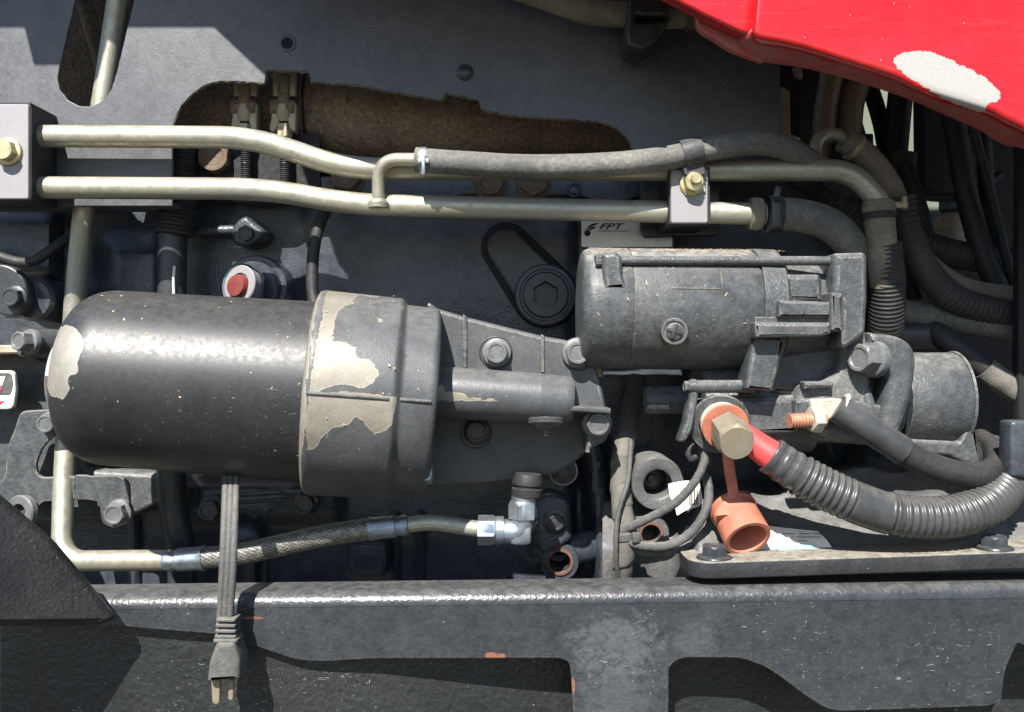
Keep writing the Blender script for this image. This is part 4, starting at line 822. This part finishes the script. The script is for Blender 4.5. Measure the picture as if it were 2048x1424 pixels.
part('sleeve', [lathe(o, ca, [(0, 0), (0, r * .8), (.001, r * 1.02), (.004, r * 1.06), (.005, r * .98), (L * .5, r), (L - .001, r * 1.03), (L, r * 1.0), (L, r * .84), (L - .001, r * .80), (L * .3, r * .74), (L * .3, 0)], 48)], M['orange'], cp)
part('strap', [tube(path((1455, 905, -14), (1460, 945, -12), (1466, 985, -11), (1460, 1012, -13), (1462, 1035, -17)), lambda s, t, L: .0032 + .006 * ss(.72, .95, s / L), 20, flat=.35)], M['orange'], cp)
# ------------------------------------------------------------------ wiring harness
def wrapped(pts, r, d, pitch=.012, amp=.07, seed=0, seg=28, step=.0007):
    """cloth tape: overlapping helical turns, creases"""
    rr = r * SC(d)
    def f(s, t, L):
        h = (s / pitch - t / 6.2832 + .15 * mnoise.noise(Vector((s * 40, math.cos(t), seed)))) % 1
        return rr * (1 + amp * (h - .5) + .06 * mnoise.noise(Vector((s * 130, math.cos(t) * 1.5, math.sin(t) * 1.5 + seed))))
    return tube(path(*pts, step=step), f, seg)
wh = thing('wiring_harness', 'cloth taped wiring harness hanging left of the ring boss', 'wiring', W(1250, 1170, 10))
part('trunk', [wrapped([(1275, 760, 85), (1262, 820, 66), (1252, 870, 44), (1243, 930, 26), (1243, 1000, 14), (1250, 1060, 8), (1246, 1120, 8), (1240, 1190, 20)], 21, 20, .016, .13, seed=3)], M['tape'], wh, 60)
part('branch', [wrapped([(1244, 1062, 4), (1290, 1040, -2), (1345, 1010, -6), (1385, 970, -8), (1408, 925, -6), (1412, 880, 0), (1408, 850, 10)], 8.5, 0, .006, .1, 5, 20)], M['wire'], wh, 60)
part('branch', [wrapped([(1250, 1082, 4), (1290, 1092, -2), (1340, 1090, -8), (1385, 1062, -8), (1412, 1020, -6), (1418, 980, 0), (1410, 945, 8)], 9, 0, .006, .1, 8, 20)], M['wire'], wh, 60)
part('branch', [wrapped([(1252, 1095, 10), (1290, 1106, 4), (1340, 1104, 0), (1400, 1080, 6)], 7, 0, .006, .1, 11, 18)], M['wire'], wh, 60)
part('branch', [wrapped([(1262, 880, 24), (1256, 960, 8), (1236, 1030, 1), (1232, 1110, 0), (1240, 1180, 10)], 5, 0, .006, .1, 21, 14)], M['wire'], wh, 60)
part('cable_tie', [lathe(W(1249, 1072, 6.5), (.15, 0, -1), [(-.0018, 21 * q), (-.0018, 23 * q), (.0018, 23 * q), (.0018, 21 * q)], 32), box(W(1272, 1075, -2), (.005, .004, .006), .001)], M['wire'], wh)
tg = thing('wire_tag', 'white paper tag with barcode on the harness branch', 'tag', W(1370, 1030, 8))
part('tag', [prism(fillet([(1336, 968, 4), (1366, 962, 2), (1398, 960, 2), (1406, 1000, 2), (1400, 1012, 4), (1370, 1022, 2), (1354, 1032, 3), (1348, 1006, 2), (1340, 996, 2)], 0), 8, 1, .2)], M['white'], tg)
part('barcode', [prism([(x, 980), (x + w, 979.5), (x + w, 1010), (x, 1011)], 7.6, .3, .02) for x, w in ((1378, 1.5), (1381, 2.5), (1385, 1), (1388, 2), (1391.5, 1), (1394, 1.5))], M['ink'], tg)
solo('wire_connector', 'small dark connector with loop beneath the terminal', 'connector', [tube(path((1398, 885, -2), (1382, 890, -5), (1376, 905, -6), (1382, 918, -6), (1392, 914, -4)), .0018, 10), prism(fillet([(1400, 880), (1428, 880), (1430, 935), (1404, 935)], 4), 2, 14, 1.2)], M['boltdark'])
# ------------------------------------------------------------------ rail, bar, lower panel, left plastic cover
def sweepx(prof, a, b, n=1):
    """profile [(dy, dz)] metres carried from a to b"""
    V = []; F = []; m = len(prof)
    for i in range(n + 1):
        p = a.lerp(b, i / n)
        for y, z in prof: V.append(p + Vector((0, y, z)))
    for i in range(n):
        for k in range(m - 1): F.append((i * m + k, i * m + k + 1, (i + 1) * m + k + 1, (i + 1) * m + k))
    return V, F
fr = thing('frame_rail', 'black painted steel frame rail along the bottom with scratches and cut-outs', 'frame rail', W(1024, 1424, 12))
ra = .0075
RS = -48
top = [(.026, 0), (.018, 0)] + [(ra - ra * math.sin(a) , -ra + ra * math.cos(a)) for a in [k / 10 * math.pi / 2 for k in range(11)]]
ya = lambda x: 1193 - (x - 150) * .0125
part('top_edge', [sweepx(top, W(60, ya(60), 10 + RS), W(2900, ya(2900), 10 + RS), 60)], M['rail'], fr, 60)
dy = ra / SC(10 + RS)
f_ = [(60, ya(60) + dy - 5), (2900, ya(2900) + dy - 5), (2900, 1290), (2045, 1290), (2036, 1285, 20), (2010, 1340, 20), (2003, 1405, 10), (1975, 1413), (1660, 1424, 30), (1604, 1387, 20), (1537, 1336, 30), (1481, 1316, 20), (1363, 1316, 16), (1338, 1332, 12), (1337, 1500), (1150, 1500), (1143, 1352, 10), (1138, 1324, 14), (1120, 1317, 10), (746, 1318), (640, 1324, 20), (590, 1320, 20), (485, 1284, 20), (425, 1268, 10), (316, 1260), (226, 1251), (60, 1246)]
part('web', [prism(fillet(f_, 0), 10.25 + RS, 7, .8)], M['rail'], fr)
def pan(x, y):
    return 13.5 + 5 * ss(150, 600, x) * 0 + 22 * ss(560, 1250, x) + 14 * ss(1250, 2000, x)
solo('lower_panel', 'black bumpy lower panel behind the rail, in part shade', 'panel', [grid(-700, 3000, 1225, 1560, 90, 8, lambda x, y: pan(x, y) + 4 + RS)], M['panel'], 60)
fb = thing('flat_bar', 'black flat bar with two bolts standing on the rail at right', 'bar', W(1700, 1165, 30))
zb = W(1380, 1126, 13 + RS); lx = (W(2180, 1126, 13 + RS) - zb).x; wy = .046
pl_ = fillet([(0, 0), (lx, 0), (lx, wy), (0, wy)], .016, 8)
part('bar', [prism_m(pl_, 34 * SC(13 + RS), Matrix.Translation(zb) @ Matrix.Rotation(-R(1.9), 4, 'Y'), .0010)], M['bar'], fb)
bolt(fb, 1429, 1090, -24, 27, 8.3, M['boltdark'], ax=(0, 0, 1), flange=1.35, rot=.3); bolt(fb, 1988, 1071, -24, 27, 8.0, M['boltdark'], ax=(0, 0, 1), flange=1.35, rot=.1)
pc = [(-700, 380, 0), (-60, 938, 0), (0, 984, 10), (110, 1078, 20), (166, 1146, 20), (226, 1238, 12), (208, 1250, 12), (130, 1255, 30), (-700, 1257, 0)]
V, F = prism(fillet([(x - 10, y + 7, r) if y < 1230 else (x, y, r) for x, y, r in pc], 0, 6), -6 + RS, 7, 3, res=5); V2 = []
for v in V:
    x, y = PX(v); V2.append(W(x, y, v.y * 1000 - .15 * max(0, 226 - x)))       # leans out towards the left
solo('plastic_cover', 'black grained plastic corner of a fender at lower left', 'cover', [(V2, F)], M['plastic'])
# ------------------------------------------------------------------ power cord with plug
pcd = thing('power_cord', 'grey flat power cord with three prong plug hanging in front of the rail', 'power cord', W(450, 1400, -10))
part('flat_cable', [tube(path((466 + dx, 900, 0), (462 + dx, 960, -22), (459 + dx, 1050, -45), (455 + dx, 1150, -54), (449 + dx * .9, 1250, -54)), 6.6 * q, 14) for dx in (-10.5, 0, 10.5)], M['wire'], pcd)
part('strain_relief', [prism(fillet([(436, 1238), (465, 1238), (466, 1284), (434, 1284)], 4), -10 + RS, 8, 2)] + [prism(fillet([(431 - k, 1238 + 11 * k + e_), (470 + k * .5, 1239 + 11 * k + e_), (470 + k * .5, 1246 + 11 * k + e_), (431 - k, 1245 + 11 * k + e_)], 2), -12 + RS, 11, 1.2) for k, e_ in ((0, 0), (1, 0), (2, 0), (3, 0))] + [prism(fillet([(425, 1279), (474, 1280), (474, 1288), (425, 1288)], 3), -13.5 + RS, 13, 1.5)], M['wire'], pcd)
part('plug_body', [prism(fillet([(432, 1286, 6), (468, 1286, 6), (480, 1322, 10), (478, 1360, 4), (413, 1364, 4), (418, 1322, 10)], 0, 4), -15 + RS, 16, 2.2, res=3)], M['wire'], pcd)
part('prong', [prism(fillet([(422, 1360), (440, 1360), (439, 1404), (433, 1411), (424, 1406)], 3), -9 + RS, 3, .6)], M['brass'], pcd)
part('prong', [prism(fillet([(457, 1360), (467, 1360), (466, 1398), (461, 1402), (456, 1398)], 3), -7 + RS, 2, .4)], M['brass'], pcd)
# ------------------------------------------------------------------ red hood
hood = thing('red_hood', 'bright red hood panel at upper right with a large white scraped patch', 'hood', W(1700, 150, -60))
A_ = smooth2([(1512, 60), (1516, 76), (1560, 85), (1610, 97), (1702, 126), (1786, 153), (1848, 182), (1968, 219), (2005, 237), (2048, 259), (2120, 300), (2250, 370), (2750, 600)], 10, False)
B_ = smooth2([(1470, 70), (1500, 112), (1560, 123), (1610, 131), (1702, 154), (1811, 190), (1870, 215), (1960, 255), (2012, 285), (2050, 293), (2120, 335), (2250, 400), (2750, 630)], 10, False)
V = []; F = []; rows = 60; n = len(A_)
for i in range(n):
    ax_, ay = A_[i]; bx, by = B_[i]
    tx = 1548 + (ax_ - 1512) * .93
    P = []
    for j in range(rows):
        t = (j / (rows - 1)) ** 1.0; y = -330 + (ay - 8 + 330) * t; x = tx + (ax_ - tx) * t
        P.append(W(x, y, -62 - 11 * math.sin(t * 1.5) + 9 * math.exp(-i / 2.2) * t))
    a = W(ax_, ay, -71 + 9 * math.exp(-i / 2.2)); c = W(bx, by, -48)
    e0 = P[-1]
    for j in range(1, 6):
        t = j / 5; P.append(e0 * (1 - t) ** 2 + (a + Vector((0, -.002, -.0005))) * 2 * t * (1 - t) + a.lerp(c, .18) * t * t)
    for j in range(1, 7): P.append(a.lerp(c, .18 + .82 * j / 6))
    P.append(c + Vector((0, .004, .002)))
    V += P
m = rows + 5 + 6 + 1
for i in range(n - 1):
    for j in range(m - 1): F.append((i * m + j, (i + 1) * m + j, (i + 1) * m + j + 1, i * m + j + 1))
hp = part('front_panel', [(V, F)], M['red'], hood, 60)
PW = smooth2([(1785, 128), (1790, 116), (1806, 107), (1840, 105), (1868, 110), (1910, 128), (1955, 150), (1988, 175), (1998, 195), (1990, 206), (1972, 208), (1966, 218), (1940, 212), (1895, 195), (1850, 175), (1810, 152)], 4)
attr(hp, 'peel', lambda v: max(-30, sdf(*PX(v), PW)) if v.y < -.05 else -30)
at = hp.data.attributes.new('lip', 'FLOAT', 'POINT'); at.data.foreach_set('value', [1.0 if k % m > rows + 3 else 0.0 for k in range(len(hp.data.vertices))])
so = hp.modifiers.new('thickness', 'SOLIDIFY'); so.thickness = .0015; so.offset = -1
# the neighbouring panel, and the raised side of the hood above the picture whose edge throws the shade
side = fillet([(1180, -330), (1560, -330), (1537, -6), (1513, 56, 14), (1498, 68, 14), (1478, 62, 10), (1410, 30, 20), (1352, 0, 20), (1300, -26), (1180, -44)], 0)
sp_ = part('side_panel', [prism(side, -63, 10, 1.6, res=3)], M['red'], hood)
lipL = part('inner_lip', [prism(smooth2([(1395, 20), (1397, 55), (1430, 78), (1464, 99), (1512, 117), (1530, 118), (1530, 60), (1480, 40), (1430, 15)], 4), -52, 6, 1)], M['red'], hood)
ht = part('hood_shade_sheet', [box(Vector((.40, .20, .30)), (.66, .56, .004), .001, Matrix.Rotation(R(6), 3, 'X'))], M['red'], hood)  # unseen sheet added to keep sun and sky off the right side
def hz(pts): return [Vector((x / 1000, -.100, z / 1000)) for x, z in pts]
edge = [(-520, 358), (-352, 358), (-346, 334), (-310, 334), (-303, 358), (-231, 358), (-198, 327), (-180, 276), (-166, 259), (-149, 251), (-120, 238), (-77, 229), (-36, 226), (54, 227), (64, 222)]
up_ = [(x, z) for x, z in edge] + [(66, 1250), (-520, 1250)]
mt = Matrix.Translation((0, -.100, 0)) @ FRONT
hu = part('raised_panel', [prism_m([(x / 1000, z / 1000) for x, z in up_], .003, mt, .0005)], M['red'], hood)
for o_ in (sp_, lipL, hu, ht):
    nopeel(o_); a = o_.data.attributes.new('lip', 'FLOAT', 'POINT'); a.data.foreach_set('value', [.75 if o_ is lipL else 0.] * len(o_.data.vertices))
# ------------------------------------------------------------------ straw and grit lying on the starter and filter
V = []; F = []
def chip(c, nrm, L, w):
    t = Vector((random.uniform(-1, 1), random.uniform(-1, 1), random.uniform(-1, 1))); t = (t - nrm * t.dot(nrm)).normalized(); b = nrm.cross(t); k = len(V)
    for s_, z in ((-1, .3), (0, 1.), (1, .4)):
        for e_ in (-1, 1): V.append(c + t * L * s_ + b * w * e_ + nrm * (w * .6 * z + .0001))
    F.append((k, k + 1, k + 3, k + 2)); F.append((k + 2, k + 3, k + 5, k + 4))
def onlathe(o, ax, s, r, ang):
    ax, u, v = axes(ax); s_ = 1 if v.y < 0 else -1; nn = u * math.cos(ang) + v * math.sin(ang) * s_; return o + Vector(ax) * s + nn * r, nn
for i in range(360):
    x = random.uniform(1175, 1560); c, nn = onlathe(A, su, PXS(x), rS * (1.0 if x < 1495 else .98), abs(random.gauss(0, .30)) if i < 335 else random.uniform(0, 2.2))
    chip(c, nn, random.uniform(.0003, .0014), random.uniform(.0001, .0003))
for i in range(45):
    s_ = random.uniform(120, 760); c, nn = onlathe(FA, fu, (s_ + S0) * q, (170.5 + 11 * (s_ + S0 - 88) / 390 if s_ < 520 else 205 if s_ < 690 else 190) * q, random.uniform(0, 2.3))
    chip(c, nn, random.uniform(.0003, .0010), random.uniform(.0001, .0004))
for i in range(60):
    x = random.uniform(1400, 2040); y = random.uniform(.004, .04)
    chip(zb + Vector(((x - 1380) * SC(13 + RS), y, (x - 1380) * SC(13 + RS) * math.tan(R(1.9)))), Vector((0, 0, 1)), random.uniform(.0003, .0016), .0002)
solo('straw_debris', 'tan straw and grit lying on the starter and filter', 'debris', [(V, F)], M['straw'], kind='stuff')
